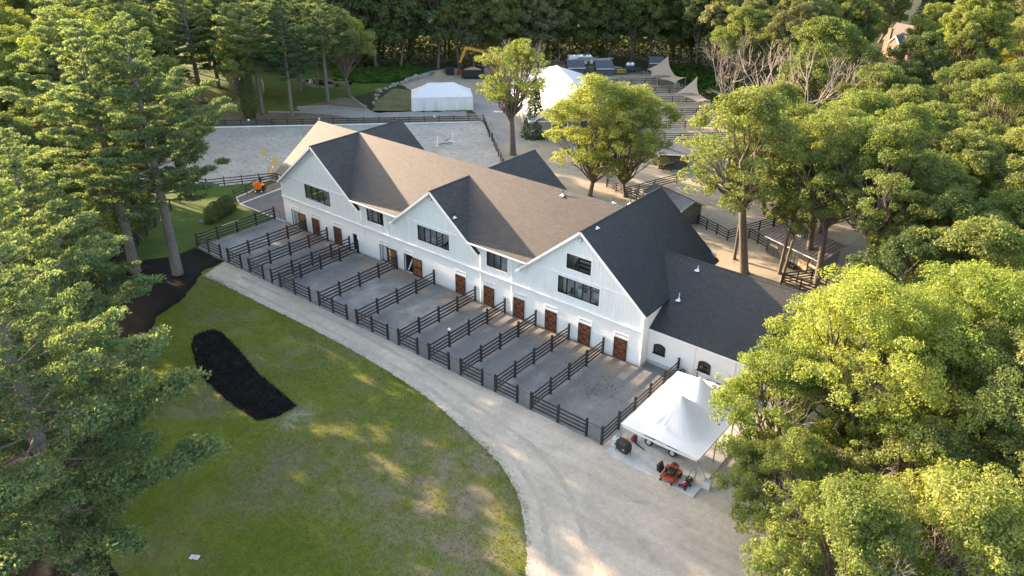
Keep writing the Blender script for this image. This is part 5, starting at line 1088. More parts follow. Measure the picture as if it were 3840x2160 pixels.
# ------------------------------------------------------------------ cars, horse, houses
def car(label, loc, rz, mat, L=4.8, suv=True):
    t = thing('parked_car', label, 'car', (*loc, 0), rz, 'cars parked under the trees'); H = 1.75 if suv else 1.45
    b = MB(); b.prism([(-L/2,.35),(L/2,.35),(L/2,.8),(L/2-.15,.98),(L/2-1.35,1.05),(-L/2+.1,1.08),(-L/2,.9)], -.9, .9); b.build('body', mat, t, bevel=.06)
    c = MB(); c.add([(L/2-1.4,-.86,1.03),(-L/2+.15,-.86,1.06),(-L/2+.15,.86,1.06),(L/2-1.4,.86,1.03),(L/2-2.1,-.72,H),(-L/2+.45,-.72,H),(-L/2+.45,.72,H),(L/2-2.1,.72,H)], [(0,1,5,4),(2,3,7,6),(4,5,6,7),(1,2,6,5),(3,0,4,7)]); c.build('cabin', mat, t, bevel=.05)
    for s_ in (-1, 1):
        MB().add([(L/2-1.75,s_*.865,1.1),(-L/2+.5,s_*.865,1.12),(-L/2+.65,s_*.76,H-.14),(L/2-2.15,s_*.76,H-.12)], [(0,1,2,3)]).build('side_window', 'dark_glass', t)
        MB().box((-L/2-.01, s_*.75, .85), (.06,.22,.16)).build('tail_light', 'tail_light', t); MB().box((L/2+.01, s_*.68, .75), (.06,.3,.14)).build('headlight', 'lamp_glass', t)
        for x_ in (-L/2+.9, L/2-.9):
            w = MB().lathe((x_, s_*.84-.11, .34), [(.2,0),(.34,.02),(.34,.2),(.2,.22)], 18, 'y').build('wheel', 'rubber', t); MB().lathe((x_, s_*.93-.04, .34), [(.2,0),(.19,.08)], 12, 'y').build('rim', 'wheel_rim', w)
    MB().add([(L/2-1.45,-.74,1.1),(L/2-1.45,.74,1.1),(L/2-2.06,.66,H-.08),(L/2-2.06,-.66,H-.08)], [(0,1,2,3)]).build('windscreen', 'dark_glass', t)
    MB().add([(-L/2+.13,-.72,1.14),(-L/2+.13,.72,1.14),(-L/2+.4,.64,H-.12),(-L/2+.4,-.64,H-.12)], [(0,1,2,3)]).build('rear_window', 'dark_glass', t)
    MB().box((0,0,H+.03), (1.6,1.3,.04)).build('roof_rail', mat, t)
car('white estate car with a red tail light under the trees on the right', (72.6, 36.0), math.radians(152), 'car_white', 5.0)
car('white car roof just in front of the white estate', (72.0, 33.4), math.radians(150), 'car_white', 4.6, False)
car('black car parked beside the white cars under the trees', (75.6, 34.6), math.radians(150), 'car_dark', 4.6, False)
def skin_animal(name, joints, edges, mat, parent):
    me = bpy.data.meshes.new(name); me.from_pydata([j[:3] for j in joints], edges, []); o = link(name, me, parent); me.materials.append(M[mat])
    sk = o.modifiers.new('skin', 'SKIN'); sk.use_smooth_shade = True
    for i, j in enumerate(joints): me.skin_vertices[0].data[i].radius = (j[3], j[4] if len(j) > 4 else j[3])
    me.skin_vertices[0].data[0].use_root = True
    ss = o.modifiers.new('subd', 'SUBSURF'); ss.levels = 1; ss.render_levels = 1; return o
t = thing('horse', 'dark brown horse standing in front of the blue roof shed', 'horse', (29.1, 50.2, 0), math.radians(30))
J = [(0,0,1.2,.30,.34),(-.55,0,1.25,.30,.32),(.5,0,1.22,.28,.34),(.85,0,1.45,.17,.24),(1.1,0,1.75,.12,.18),(1.25,0,1.95,.11,.13),(1.5,0,1.78,.085,.10),(1.72,0,1.58,.06,.07)]
E_ = [(0,1),(0,2),(2,3),(3,4),(4,5),(5,6),(6,7)]
for s_ in (-.16, .16):
    k = len(J); J += [(.55,s_,.95,.12),(.56,s_,.55,.07),(.54,s_,.28,.045),(.56,s_,.02,.06)]; E_ += [(2,k),(k,k+1),(k+1,k+2),(k+2,k+3)]
    k = len(J); J += [(-.62,s_,.98,.17),(-.52,s_,.72,.10),(-.78,s_,.48,.06),(-.74,s_,.22,.045),(-.70,s_,.02,.06)]; E_ += [(1,k),(k,k+1),(k+1,k+2),(k+2,k+3),(k+3,k+4)]
skin_animal('body', J, E_, 'horse_coat', t)
MB().tube([(-.85,0,1.35),(-1.02,0,1.1),(-1.02,0,.6)], [.06,.08,.03], 7).build('tail', 'black_paint', t); MB().tube([(.8,0,1.65),(1.0,0,1.9),(1.2,0,2.06)], [.05,.06,.04], 6).build('mane', 'black_paint', t)
for s_ in (-.07, .07): MB().tube([(1.2,s_,2.02),(1.2,s_*1.2,2.18)], [.04,.01], 5).build('ear', 'horse_coat', t)
t = thing('brick_house', 'brick house with tall chimneys among the far trees on the right', 'house', (27.5, 170.0, 0), math.radians(-30)); t.scale = (.72, .72, .72)
for y_ in (0, 9): MB().add([(0,y_,0),(12,y_,0),(12,y_,6),(0,y_,6)], [(0,1,2,3)]).build('wall', 'brick_red', t)
for x_ in (0, 12): MB().add([(x_,0,0),(x_,9,0),(x_,9,6),(x_,4.5,11),(x_,0,6)], [(0,1,2,3,4)]).build('wall', 'brick_red', t)
slab('roof', [(-.4,-.5,5.5),(12.4,-.5,5.5),(12.4,4.5,11.05),(-.4,4.5,11.05)], .2, 'house_roof', t); slab('roof', [(-.4,9.5,5.5),(12.4,9.5,5.5),(12.4,4.5,11.05),(-.4,4.5,11.05)], .2, 'house_roof', t)
MB().add([(4,-1.5,0),(8.5,-1.5,0),(8.5,-1.5,5.5),(6.25,-1.5,7.8),(4,-1.5,5.5)], [(0,1,2,3,4)]).build('wall', 'brick_red', t)
slab('roof', [(3.7,-1.8,5.2),(6.25,-1.8,7.9),(6.25,3.0,7.9),(3.7,3.0,5.2)], .15, 'slate_roof', t); slab('roof', [(8.8,-1.8,5.2),(6.25,-1.8,7.9),(6.25,3.0,7.9),(8.8,3.0,5.2)], .15, 'slate_roof', t)
for s_, e_ in ((3.7, 5.1), (8.8, 5.1)): MB().bar((s_,-1.85,e_), (6.25,-1.85,7.75), .06, .35).build('rake_board', 'white_trim', t)
for x_, y_, h_ in ((2.6,-.6,9.5),(10.5,5.2,13.5)):
    c_ = MB().box((x_, y_, h_/2), (1.3, 1.0, h_)).build('chimney', 'brick_red', t); MB().box((x_, y_, h_+.1), (1.5,1.2,.25)).build('chimney_cap', 'brick_red', c_)
ar = [(5.2,2.2),(7.3,2.2)]+[(6.25+1.05*math.cos(a*math.pi/8), 3.6+1.05*math.sin(a*math.pi/8)) for a in range(9)]
w = MB().add([(x, -1.56, z) for x, z in ar], [tuple(range(len(ar)))]).build('arched_window', 'white_trim', t); ai = [(6.25+(x-6.25)*.86, 3.2+(z-3.2)*.86) for x, z in ar]
MB().add([(x, -1.6, z) for x, z in ai], [tuple(range(len(ai)))]).build('pane', 'dark_glass', w)
for a in (.25, .5, .75): MB().box((5.35+1.8*a,-1.63,3.3), (.09,.03,2.2)).build('glazing_bar', 'white_trim', w)
MB().box((6.25,-1.63,3.6), (1.8,.03,.09)).build('glazing_bar', 'white_trim', w)
t = thing('pale_house', 'pale gable of a house at the top edge behind the dark spruce', 'house', (40.0, 205.0, 0), math.radians(-25))
for y_ in (0, 8): MB().add([(0,y_,0),(9,y_,0),(9,y_,6.5),(0,y_,6.5)], [(0,1,2,3)]).build('wall', 'tan_wall', t)
for x_ in (0, 9): MB().add([(x_,0,0),(x_,8,0),(x_,8,6.5),(x_,4,10),(x_,0,6.5)], [(0,1,2,3,4)]).build('wall', 'pale_room', t)
for y0_ in (-.5, 8.5): slab('roof', [(-.4,y0_,6.2),(9.4,y0_,6.2),(9.4,4,10.1),(-.4,4,10.1)], .2, 'slate_roof', t)
for x_ in (2, 5, 7): w = MB().box((x_,-.05,4.5), (1.1,.1,1.6)).build('window', 'white_trim', t); MB().box((x_,-.12,4.5), (.9,.03,1.4)).build('pane', 'dark_glass', w)
# ------------------------------------------------------------------ trees
def leaf_mesh(name, P, Nn, size, mat, aspect=.75, T=None):
    """one quad per leaf at P, facing Nn"""
    n = len(P); rs = np.random.RandomState(n % 1000)
    Nn = Nn/np.maximum(np.linalg.norm(Nn, axis=1, keepdims=True), 1e-6)
    if T is None: T = rs.normal(size=(n, 3))
    T = T - Nn*np.sum(T*Nn, 1, keepdims=True); T /= np.maximum(np.linalg.norm(T, axis=1, keepdims=True), 1e-6)
    B = np.cross(Nn, T); s = size[:, None]; w = s*aspect
    V = np.stack([P-T*s*.5, P+B*w*.42+T*s*.05, P+T*s*.55, P-B*w*.42+T*s*.05], 1).reshape(-1, 3)
    me = bpy.data.meshes.new(name); me.vertices.add(4*n); me.vertices.foreach_set('co', V.astype(np.float32).ravel())
    me.loops.add(4*n); me.loops.foreach_set('vertex_index', np.arange(4*n, dtype=np.int32))
    me.polygons.add(n); me.polygons.foreach_set('loop_start', np.arange(0, 4*n, 4, dtype=np.int32)); me.polygons.foreach_set('loop_total', np.full(n, 4, np.int32))
    me.materials.append(M[mat]); me.update(calc_edges=True); return me
def rdir(rs, n):
    v = rs.normal(size=(n, 3)); return v/np.linalg.norm(v, axis=1, keepdims=True)
def limb_path(a, b, rs, sag=.0, k=5, wob=.06):
    a, b = np.array(a, float), np.array(b, float); L = np.linalg.norm(b-a); pts = []
    for i in range(k+1):
        t = i/k; p = a*(1-t)+b*t; p = p + rs.normal(size=3)*wob*L*math.sin(math.pi*t)*.6; p[2] += sag*L*math.sin(math.pi*t); pts.append(p)
    return [tuple(p) for p in pts]
def deciduous(seed, H, base, R, lobes, clumps, leaves, ls, trunk_r, fork=None, flat=.8, mat='leaf_mid', spread=1.0, gaps=.0, twig=True, low=-.55, lr=(.26, .42)):
    """tree template: lobes of foliage carried by limbs, each lobe built of clumps of leaves"""
    rs = np.random.RandomState(seed); cz = (H+base)/2; hz = (H-base)/2; fork = fork or base*.85
    LC = []
    tries = 0
    while len(LC) < lobes and tries < 4000:
        tries += 1; d = rdir(rs, 1)[0]
        if d[2] < low: continue
        q = rs.uniform(.45, .80); p = np.array([d[0]*R*q*spread, d[1]*R*q*spread, cz+d[2]*hz*q]); r = R*rs.uniform(*lr)
        if all(np.linalg.norm(p-c[0]) > .55*(r+c[1]) for c in LC): LC.append((p, r))
    LC.append((np.array([rs.uniform(-.1,.1)*R, rs.uniform(-.1,.1)*R, cz+hz*.62]), R*.36))
    P, Nn, S = [], [], []
    for p, r in LC:
        n = max(4, int(clumps*(r/R/.34)**2)); d = rdir(rs, n*2); d = d[(d[:, 2] > -.62)][:n]
        cc = p + d*np.array([1, 1, flat])*r*rs.uniform(.55, 1.0, (len(d), 1)); cr = r*rs.uniform(.24, .46, len(d))
        for c, q in zip(cc, cr):
            if rs.rand() < gaps: continue
            m = max(12, int(leaves*(q/(R*.12))**2*rs.uniform(.75, 1.2))); dd = rdir(rs, m); dd[:, 2] += .22; dd /= np.linalg.norm(dd, axis=1, keepdims=True)
            rad = q*rs.uniform(.35, 1.06, (m, 1))**.6; pos = c + dd*rad*np.array([1.12, 1.12, .74])
            out = (pos-np.array([0, 0, cz])); out /= np.linalg.norm(out, axis=1, keepdims=True)
            P.append(pos); Nn.append(dd*.55+out*.30+np.array([0, 0, .20])+rs.normal(size=(m, 3))*.50); S.append(ls*rs.uniform(.6, 1.35, m))
    P, Nn, S = np.concatenate(P), np.concatenate(Nn), np.concatenate(S)
    k = P[:, 2] > base*.55; P, Nn, S = P[k], Nn[k], S[k]
    crown = leaf_mesh('crown', P, Nn, S, mat)
    tb = MB(); lean = rs.normal(size=2)*.02*H; top = (lean[0], lean[1], fork)
    tb.tube([(0, 0, -.3), (lean[0]*.05, lean[1]*.05, .25), (lean[0]*.35, lean[1]*.35, fork*.4), (lean[0]*.7, lean[1]*.7, fork*.75), top], [trunk_r*1.5, trunk_r*1.1, trunk_r*.92, trunk_r*.85, trunk_r*.8], 10)
    for p, r in LC:
        st = np.array(top)+np.array([0, 0, -.15*fork*rs.rand()]); pts = limb_path(st, p, rs, .05, 5, .07); L = np.linalg.norm(p-st); r0 = trunk_r*rs.uniform(.32, .55)
        tb.tube(pts, [r0*(1-.78*i/5) for i in range(6)], 6, False)
        if twig:
            for _ in range(4):
                d = rdir(rs, 1)[0]; d[2] = abs(d[2])*.6; tb.tube(limb_path(np.array(pts[3]), p+d*r*.95, rs, .03, 3, .08), [r0*.3, r0*.22, r0*.14, r0*.05], 4, False)
    return crown, tb.mesh('trunk', 'oak_bark', True)
def pine(seed, H, base, R, whorls, clumps, per, trunk_r, ls=.17, mat='pine_needles', droop=.05):
    """tapered trunk, whorls of long boughs, each bough carrying flattened plumes of needle tufts"""
    rs = np.random.RandomState(seed); tb = MB(); C_, Q_, O_ = [], [], []; lean = rs.normal(size=2)*.012*H
    ax = lambda z: np.array([lean[0]*(z/H)**1.3, lean[1]*(z/H)**1.3, z])
    tb.tube([tuple(ax(z)) if z > 0 else (0, 0, -.3) for z in (0, .5, H*.2, H*.45, H*.7, H*.88, H*.98)], [trunk_r*1.3, trunk_r*1.08, trunk_r*.95, trunk_r*.75, trunk_r*.45, trunk_r*.2, .03], 12)
    for i in range(whorls):
        f = (i+rs.uniform(-.3, .3))/(whorls-1); f = min(max(f, 0), 1); z = base+(H*.985-base)*f
        prof = (.55+.55*math.sin(math.pi*min(1, f*1.25+.12)))*(1-f**2.6)+.12; a0 = rs.uniform(0, 6.28); nb = rs.randint(4, 7)
        for b in range(nb):
            az = a0+b*2*math.pi/nb+rs.uniform(-.35, .35); L = R*prof*rs.uniform(.62, 1.18)
            if f < .10 and rs.rand() < .45: continue
            h = np.array([math.cos(az), math.sin(az), 0]); sd = np.array([-h[1], h[0], 0]); p0 = ax(z); rise = rs.uniform(.0, .18)+.38*f
            at = lambda t: p0+h*L*t+np.array([0, 0, L*(rise*t-droop*2.4*t*t*(1-f)+.12*t**4)])
            tb.tube([tuple(at(t)) for t in (0, .3, .6, .85, 1)], [trunk_r*.17*(1-f*.6), trunk_r*.13*(1-f*.6), trunk_r*.08, .03, .015], 5, False)
            m = max(3, int(clumps*(L/R)**1.1))
            for t in rs.uniform(.25, 1.0, m)**.7:
                w = L*.30*(1.15-t)*rs.uniform(-1, 1)+rs.normal()*.12; c = at(t)+sd*w-h*abs(w)*.5; c[2] += .12+rs.normal()*.10
                if abs(w) > .4: tb.tube([tuple(at(max(0, t-.12))), tuple(c)], [.025, .012], 3, False)
                C_.append(c); Q_.append(rs.uniform(.38, .72)*(.75+.5*(L/R))); O_.append(h)
    C_, Q_, O_ = np.array(C_), np.array(Q_), np.array(O_); k = np.maximum(14, (per*(Q_/.55)**2).astype(int)); idx = np.repeat(np.arange(len(C_)), k); n = len(idx)
    d = rdir(rs, n); d[:, 2] = np.abs(d[:, 2])*.9-.18; r = Q_[idx, None]*rs.uniform(.25, 1.05, (n, 1))**.6
    P = C_[idx]+d*r*np.array([1, 1, .55])+O_[idx]*r*.25
    D = d*.7+O_[idx]*.5+np.array([0, 0, .55])+rs.normal(size=(n, 3))*.35; Nn = np.cross(D, rdir(rs, n))+d*.5+np.array([0, 0, .35])
    crown = leaf_mesh('crown', P, Nn, ls*rs.uniform(.7, 1.4, n), mat, .5, D)
    return crown, tb.mesh('trunk', 'pine_bark', True)
def spruce(seed, H, R, n, mat, ls=.2, round_=False):
    rs = np.random.RandomState(seed); z = rs.uniform(.02, 1, n)**(1.35)*H; az = rs.uniform(0, 2*math.pi, n)
    prof = (1-(z/H)**1.1) if not round_ else np.sin(np.pi*np.clip(z/H*.92+.08, 0, 1))**.55
    lay = .72+.28*np.abs(np.sin(z*3.1+2*np.sin(az*3))) ; r = R*prof*lay*rs.uniform(.5, 1.05, n)**.5*(1+.15*np.sin(az*5+z*2))
    P = np.stack([r*np.cos(az), r*np.sin(az), z+.05-.12*r], 1); Nn = np.stack([np.cos(az)*.6, np.sin(az)*.6, np.full(n, .7)], 1)+rs.normal(size=(n, 3))*.4
    crown = leaf_mesh('crown', P, Nn, ls*rs.uniform(.6, 1.4, n), mat, .55, np.stack([np.cos(az), np.sin(az), np.full(n, -.2)], 1)+rs.normal(size=(n, 3))*.5)
    tb = MB().tube([(0,0,-.2),(0,0,H*.9)], [R*.09+.04, .02], 8); return crown, tb.mesh('trunk', 'oak_bark', True)
def bare(seed, H, R, mat='dead_bark', depth=5, r0=.22, forks=5, up=.55):
    rs = np.random.RandomState(seed); tb = MB()
    def grow(p, d, L, r, k):
        q = p+d*L; mid = p+d*L*.5+rs.normal(size=3)*L*.05; tb.tube([tuple(p), tuple(mid), tuple(q)], [r, r*.85, r*.68], 6 if k > 2 else 4, False)
        if k == 0: return
        for _ in range(rs.randint(2, 4)):
            nd = d+rs.normal(size=3)*.42; nd[2] += .12; nd /= np.linalg.norm(nd); grow(q, nd, L*rs.uniform(.62, .85), r*.62, k-1)
    h0 = H*.12; tb.tube([(0,0,-.2),(0,0,h0)], [r0*1.2, r0], 8)
    for i in range(forks):
        a = 2*math.pi*(i+rs.uniform(-.3,.3))/forks; d = np.array([math.cos(a)*(1-up), math.sin(a)*(1-up), up+.2]); d /= np.linalg.norm(d); grow(np.array([0, 0, h0]), d, H*.27*rs.uniform(.85, 1.15), r0*.6, depth)
    return tb.mesh('branches', mat, True)
TREE = {
 'oak_a': deciduous(1, 18, 5.0, 6.2, 26, 20, 215, .20, .34, lr=(.19, .34)), 'oak_b': deciduous(2, 17, 4.5, 6.6, 28, 19, 215, .205, .36, flat=.7, lr=(.18, .33)), 'oak_c': deciduous(3, 16, 3.5, 6.0, 26, 20, 210, .20, .32, lr=(.19, .34)),
 'tall_a': deciduous(4, 20, 3.5, 4.6, 26, 17, 205, .19, .30, lr=(.22, .38)), 'round_a': deciduous(5, 15, 2.5, 6.2, 30, 19, 195, .205, .34, flat=.75, lr=(.19, .34)),
 'wood_a': deciduous(11, 20, 1.2, 5.0, 22, 14, 75, .34, .30, fork=5, low=-.8), 'wood_b': deciduous(12, 19, 1.0, 5.6, 23, 14, 70, .35, .32, fork=5, low=-.8),
 'near_a': deciduous(6, 17, 3.6, 8.0, 44, 27, 430, .15, .38, gaps=.1, low=-.75, lr=(.14, .28)), 'near_b': deciduous(7, 13, 2.0, 6.4, 36, 27, 400, .15, .32, flat=.7, gaps=.1, lr=(.15, .28)),
 'open_a': deciduous(8, 18, 5.5, 6.8, 27, 21, 210, .19, .46, fork=6.0, gaps=.16, low=-.75, lr=(.16, .30)), 'ash_a': deciduous(9, 17, 1.6, 6.8, 40, 22, 230, .19, .26, fork=2.0, gaps=.1, low=-.85, lr=(.16, .30)), 'high_a': deciduous(13, 21, 6.5, 6.6, 30, 19, 200, .20, .38, fork=9.0, low=-.8, lr=(.17, .32)),
 'slim_a': deciduous(10, 15, 5.5, 3.8, 16, 14, 150, .19, .20, fork=7.0, gaps=.2, lr=(.2, .36)),
 'pine_a': pine(21, 28, 9.0, 7.8, 20, 22, 58, .56, .26), 'pine_b': pine(22, 26, 4.0, 7.2, 21, 22, 50, .45, .27), 'pine_c': pine(23, 24, 7.5, 5.2, 19, 15, 46, .36, .27), 'pine_d': pine(24, 25, 4.5, 7.8, 22, 27, 56, .56, .235),
 'spruce_a': spruce(31, 9, 2.3, 9000, 'pine_blue', .22), 'cedar_a': spruce(32, 4.6, 1.3, 5000, 'leaf_yellow', .15, True), 'shrub_a': spruce(33, 2.2, 1.1, 4000, 'leaf_dark', .14, True), 'ivy_a': spruce(34, 8.5, 1.5, 8000, 'leaf_dark', .24, True),
}
BARE = {'bare_a': bare(41, 12, 5, 'grey_bark'), 'bare_b': bare(42, 12, 6, forks=9, up=.42), 'bare_c': bare(43, 7, 3, depth=4, r0=.12)}
tr_ = random.Random(9)
def tree(kind, label, x, y, s=1.0, mat=None, rz=None, group=None, cat='tree', name=None, sz=None, bark_=None):
    c, tk = TREE[kind]; nm = name or ('pine_tree' if 'pine' in kind else 'spruce_tree' if 'spruce' in kind else 'shrub' if kind in ('shrub_a', 'cedar_a') else 'broadleaf_tree')
    t = thing(nm, label, cat, (x, y, 0), tr_.uniform(0, 6.28) if rz is None else rz, group)
    t.scale = (s, s, sz or s)
    link('trunk', tk, t); o = link('crown', c, t)
    if mat: o.material_slots[0].link = 'OBJECT'; o.material_slots[0].material = M[mat]
    return t
# the row of tall pines along the mulch
tree('pine_a', 'tall pine on the mulch with the thicker bare trunk left of the paddocks', 3.06, -17.2, 1.0, rz=.4)
tree('pine_a', 'tall pine on the mulch with the thinner trunk nearer the left edge', -1.06, -20.0, .98, rz=2.6)
tree('pine_b', 'middle pine of the left row, its branches over the lawn edge', 10.2, -32.4, .84, rz=1.2)
tree('pine_d', 'pine of the left row with boughs hiding the mulch', 20.5, -38.8, .95, rz=2.2, sz=.95)
tree('pine_d', 'foreground pine at the lower left with the pale bare trunk', 38.2, -44.2, 1.0, rz=1.6, sz=.98)
LEFT = [('oak_b', -24, -17, 1.0, 'leaf_mid', 'bright broadleaf tree left of the big pine'), ('oak_a', -33.3, -8.5, 1.42, 'leaf_bright', 'broad sunlit tree crown above the pine at the upper left'),
        ('oak_c', -43, 3, 1.3, 'leaf_mid', 'tree crown at the upper left behind the tallest pine'), ('oak_b', -50, -9, 1.25, 'leaf_mid', 'tree crown in the upper left corner'),
        ('round_a', -18.3, -24, 1.1, 'leaf_dark', 'dark tree crown at the left edge above the pine boughs'), ('pine_b', 3.6, -30.4, .72, None, 'shorter blue green pine at the left edge'),
        ('round_a', -6, -24.5, .80, 'leaf_bright', 'low sunlit tree below the two tall pines'),
        ('round_a', -9, -15, .52, 'leaf_mid', 'small bushy tree behind the two pine trunks'), ('oak_b', -62, 4, 1.25, 'leaf_mid', 'distant tree crown along the upper left edge'),
        ('pine_c', -27, -12.0, 1.12, None, 'pine beside the sunlit crowns at the upper left'), ('oak_a', -56, -20, 1.3, 'leaf_mid', 'tree crown at the far left edge'), ('tall_a', -40, -14, 1.15, 'leaf_mid', 'tall crown between the sunlit trees at the upper left')]
LEFT += [('oak_a', -116, 12, 1.4, 'leaf_mid', 'last crown in the very corner at the upper left'), ('oak_c', -128, 24, 1.5, 'leaf_mid', 'hazy crown in the upper left corner'), ('oak_b', -112, 20, 1.4, 'leaf_dark', 'dark crown in the upper left corner'),
  ('pine_b', 13, -45, .95, None, 'pine beyond the lower left edge shading the mulch'), ('pine_b', 0, -42, .95, None, 'pine beyond the left edge behind the row'), ('oak_b', -14, -38, 1.2, 'leaf_mid', 'broadleaf tree beyond the left edge'),
  ('oak_a', -75, -18, 1.3, 'leaf_mid', 'far crown in the upper left corner, lower one'), ('oak_b', -84, 0, 1.3, 'leaf_mid', 'far crown along the top edge at the left'), ('oak_c', -96, 16, 1.4, 'leaf_dark', 'far dark crown at the top left'),
  ('oak_a', -75, 10, 1.25, 'leaf_dark', 'dark crown behind the upper left crowns'), ('oak_b', -108, 2, 1.4, 'leaf_mid', 'farthest crown in the upper left corner'), ('oak_c', -104, 34, 1.4, 'leaf_dark', 'farthest dark crown at the top edge left of the pines'),
  ('pine_b', -58, 4, 1.0, None, 'pine left of the arena behind the tall ones'), ('tall_a', -55, 14, 1.0, 'leaf_mid', 'slim crown at the left end of the arena'), ('oak_b', -90, -30, 1.4, 'leaf_mid', 'outermost crown at the upper left edge')]
for k, x, y, s, mt, l in LEFT: tree(k, l, x, y, s, mt)
# trees behind the arena
tree('pine_c', 'pine behind the ivy trunk on the soil strip', -47.0, 29.5, 1.05); tree('tall_a', 'yellow-green tree above the ivy covered trunk', -47.5, 26.0, .92, 'leaf_yellow')
tree('ivy_a', 'dark ivy mass on a leaning trunk by the far arena fence', -46.0, 26.2, 1.0, name='ivy_trunk')
tree('pine_c', 'slender pine with a bare lower trunk left of the barn peak', -40.8, 31.8, .88, 'pine_blue'); tree('pine_c', 'pine with sunlit upper boughs beside the pond', -43.7, 42.7, .98); tree('pine_b', 'dark pine left of the pond trunks', -57, 46, .95)
tree('oak_a', 'rounded dark tree right of the pond with a forked trunk', -44.2, 48.7, .98, 'leaf_mid'); tree('slim_a', 'slim tree at the pond edge', -55.5, 49.5, 1.1, 'leaf_dark')
for i, (k, x, y, s) in enumerate((('pine_b', -64, 27, 1.05), ('pine_c', -72, 36, 1.1), ('pine_b', -68, 14, 1.0), ('pine_c', -60, 13, 1.05), ('pine_b', -78, 26, 1.05), ('pine_d', -63, 38, 1.0))):
    tree(k, ['tall dark pine behind the silver panels, nearest', 'pine far behind the silver panels', 'pine left of the silver panels', 'pine with sunlit top left of the yellow-green tree', 'distant pine at the top edge left of the pond', 'pine rising above the curved silver panels'][i], x, y, s)
# the dark wood behind
wood = []
wr = random.Random(21); line = [(-95, 40), (-80, 62), (-66, 66), (-55, 76), (-47, 84), (-38, 92), (-30, 104), (-22, 114), (-12, 120), (-2, 120), (6, 116), (14, 110)]
def along(pts, step):
    out = []
    for (ax, ay), (bx, by) in zip(pts, pts[1:]):
        n = max(1, int(math.hypot(bx-ax, by-ay)/step))
        out += [(ax+(bx-ax)*k/n, ay+(by-ay)*k/n) for k in range(n)]
    return out
nrm = Vector((-.72, .70))
for r in range(4):
    for (x, y) in along(line, 6.5 if r else 5.6):
        d = 6.5*r; wood.append((x+nrm.x*d+wr.uniform(-1.6, 1.6), y+nrm.y*d+wr.uniform(-1.6, 1.6), r))
_rt = Vector((math.cos(math.radians(38.511)), math.sin(math.radians(38.511))))
ROWN = ['front', 'second', 'third', 'rearmost']
for r in range(4):
    rowt = sorted([w for w in wood if w[2] == r], key=lambda w: (Vector(w[:2])-Vector((81.3, -54.2))).angle_signed(Vector((-.6226, .7826))) if False else ((Vector(w[:2])-Vector((81.3, -54.2))).dot(_rt)/(Vector(w[:2])-Vector((81.3, -54.2))).dot(Vector((-.6226, .7826)))))
    for i, (x, y, _) in enumerate(rowt):
        k = wr.choice(['wood_a', 'wood_b', 'tall_a', 'wood_a', 'wood_b', 'pine_c' if x < -55 else 'wood_a']); s = wr.uniform(1.05, 1.3)
        tree(k, f'{ordw(i)} tree from the left in the {ROWN[r]} row of the dark wood', x, y, s, None if 'pine' in k else wr.choice(['leaf_dark', 'leaf_dark', 'leaf_mid', 'leaf_olive']), group='trees of the dark wood behind the tents')
# single trees in the yard
big = tree('open_a', 'big open-crowned tree with bare top twigs between the arena and the white hall', 5.3, 41.3, 1.05, 'leaf_bright', rz=1.0)
for p, s, rz_ in (((.6, 1.2, 12.0), .8, 0), ((-2.2, .5, 11.5), .7, 2), ((3.2, -1.0, 12), .75, 4)): link('bare_twigs', BARE['bare_c'], big, p, rz_, (s, s, s))
tree('spruce_a', 'small dark spruce right of the big trunk', 1.9, 51.6, 1.2)
tree('ash_a', 'yellow-green multi-stemmed tree in front of the white hall', 25.6, 33.6, 1.32, 'leaf_yellow', rz=.5, sz=1.08); tree('ash_a', 'yellow-green tree joined to the right of the multi-stemmed one', 29.6, 36.8, 1.15, 'leaf_yellow', rz=3.0, sz=.98)
tree('cedar_a', 'yellow-green cedar peeking over the left rear gable', -8.2, 27.5, 1.25); tree('cedar_a', 'second yellow-green cedar lower beside the left rear gable', -4.0, 24.5, .95)
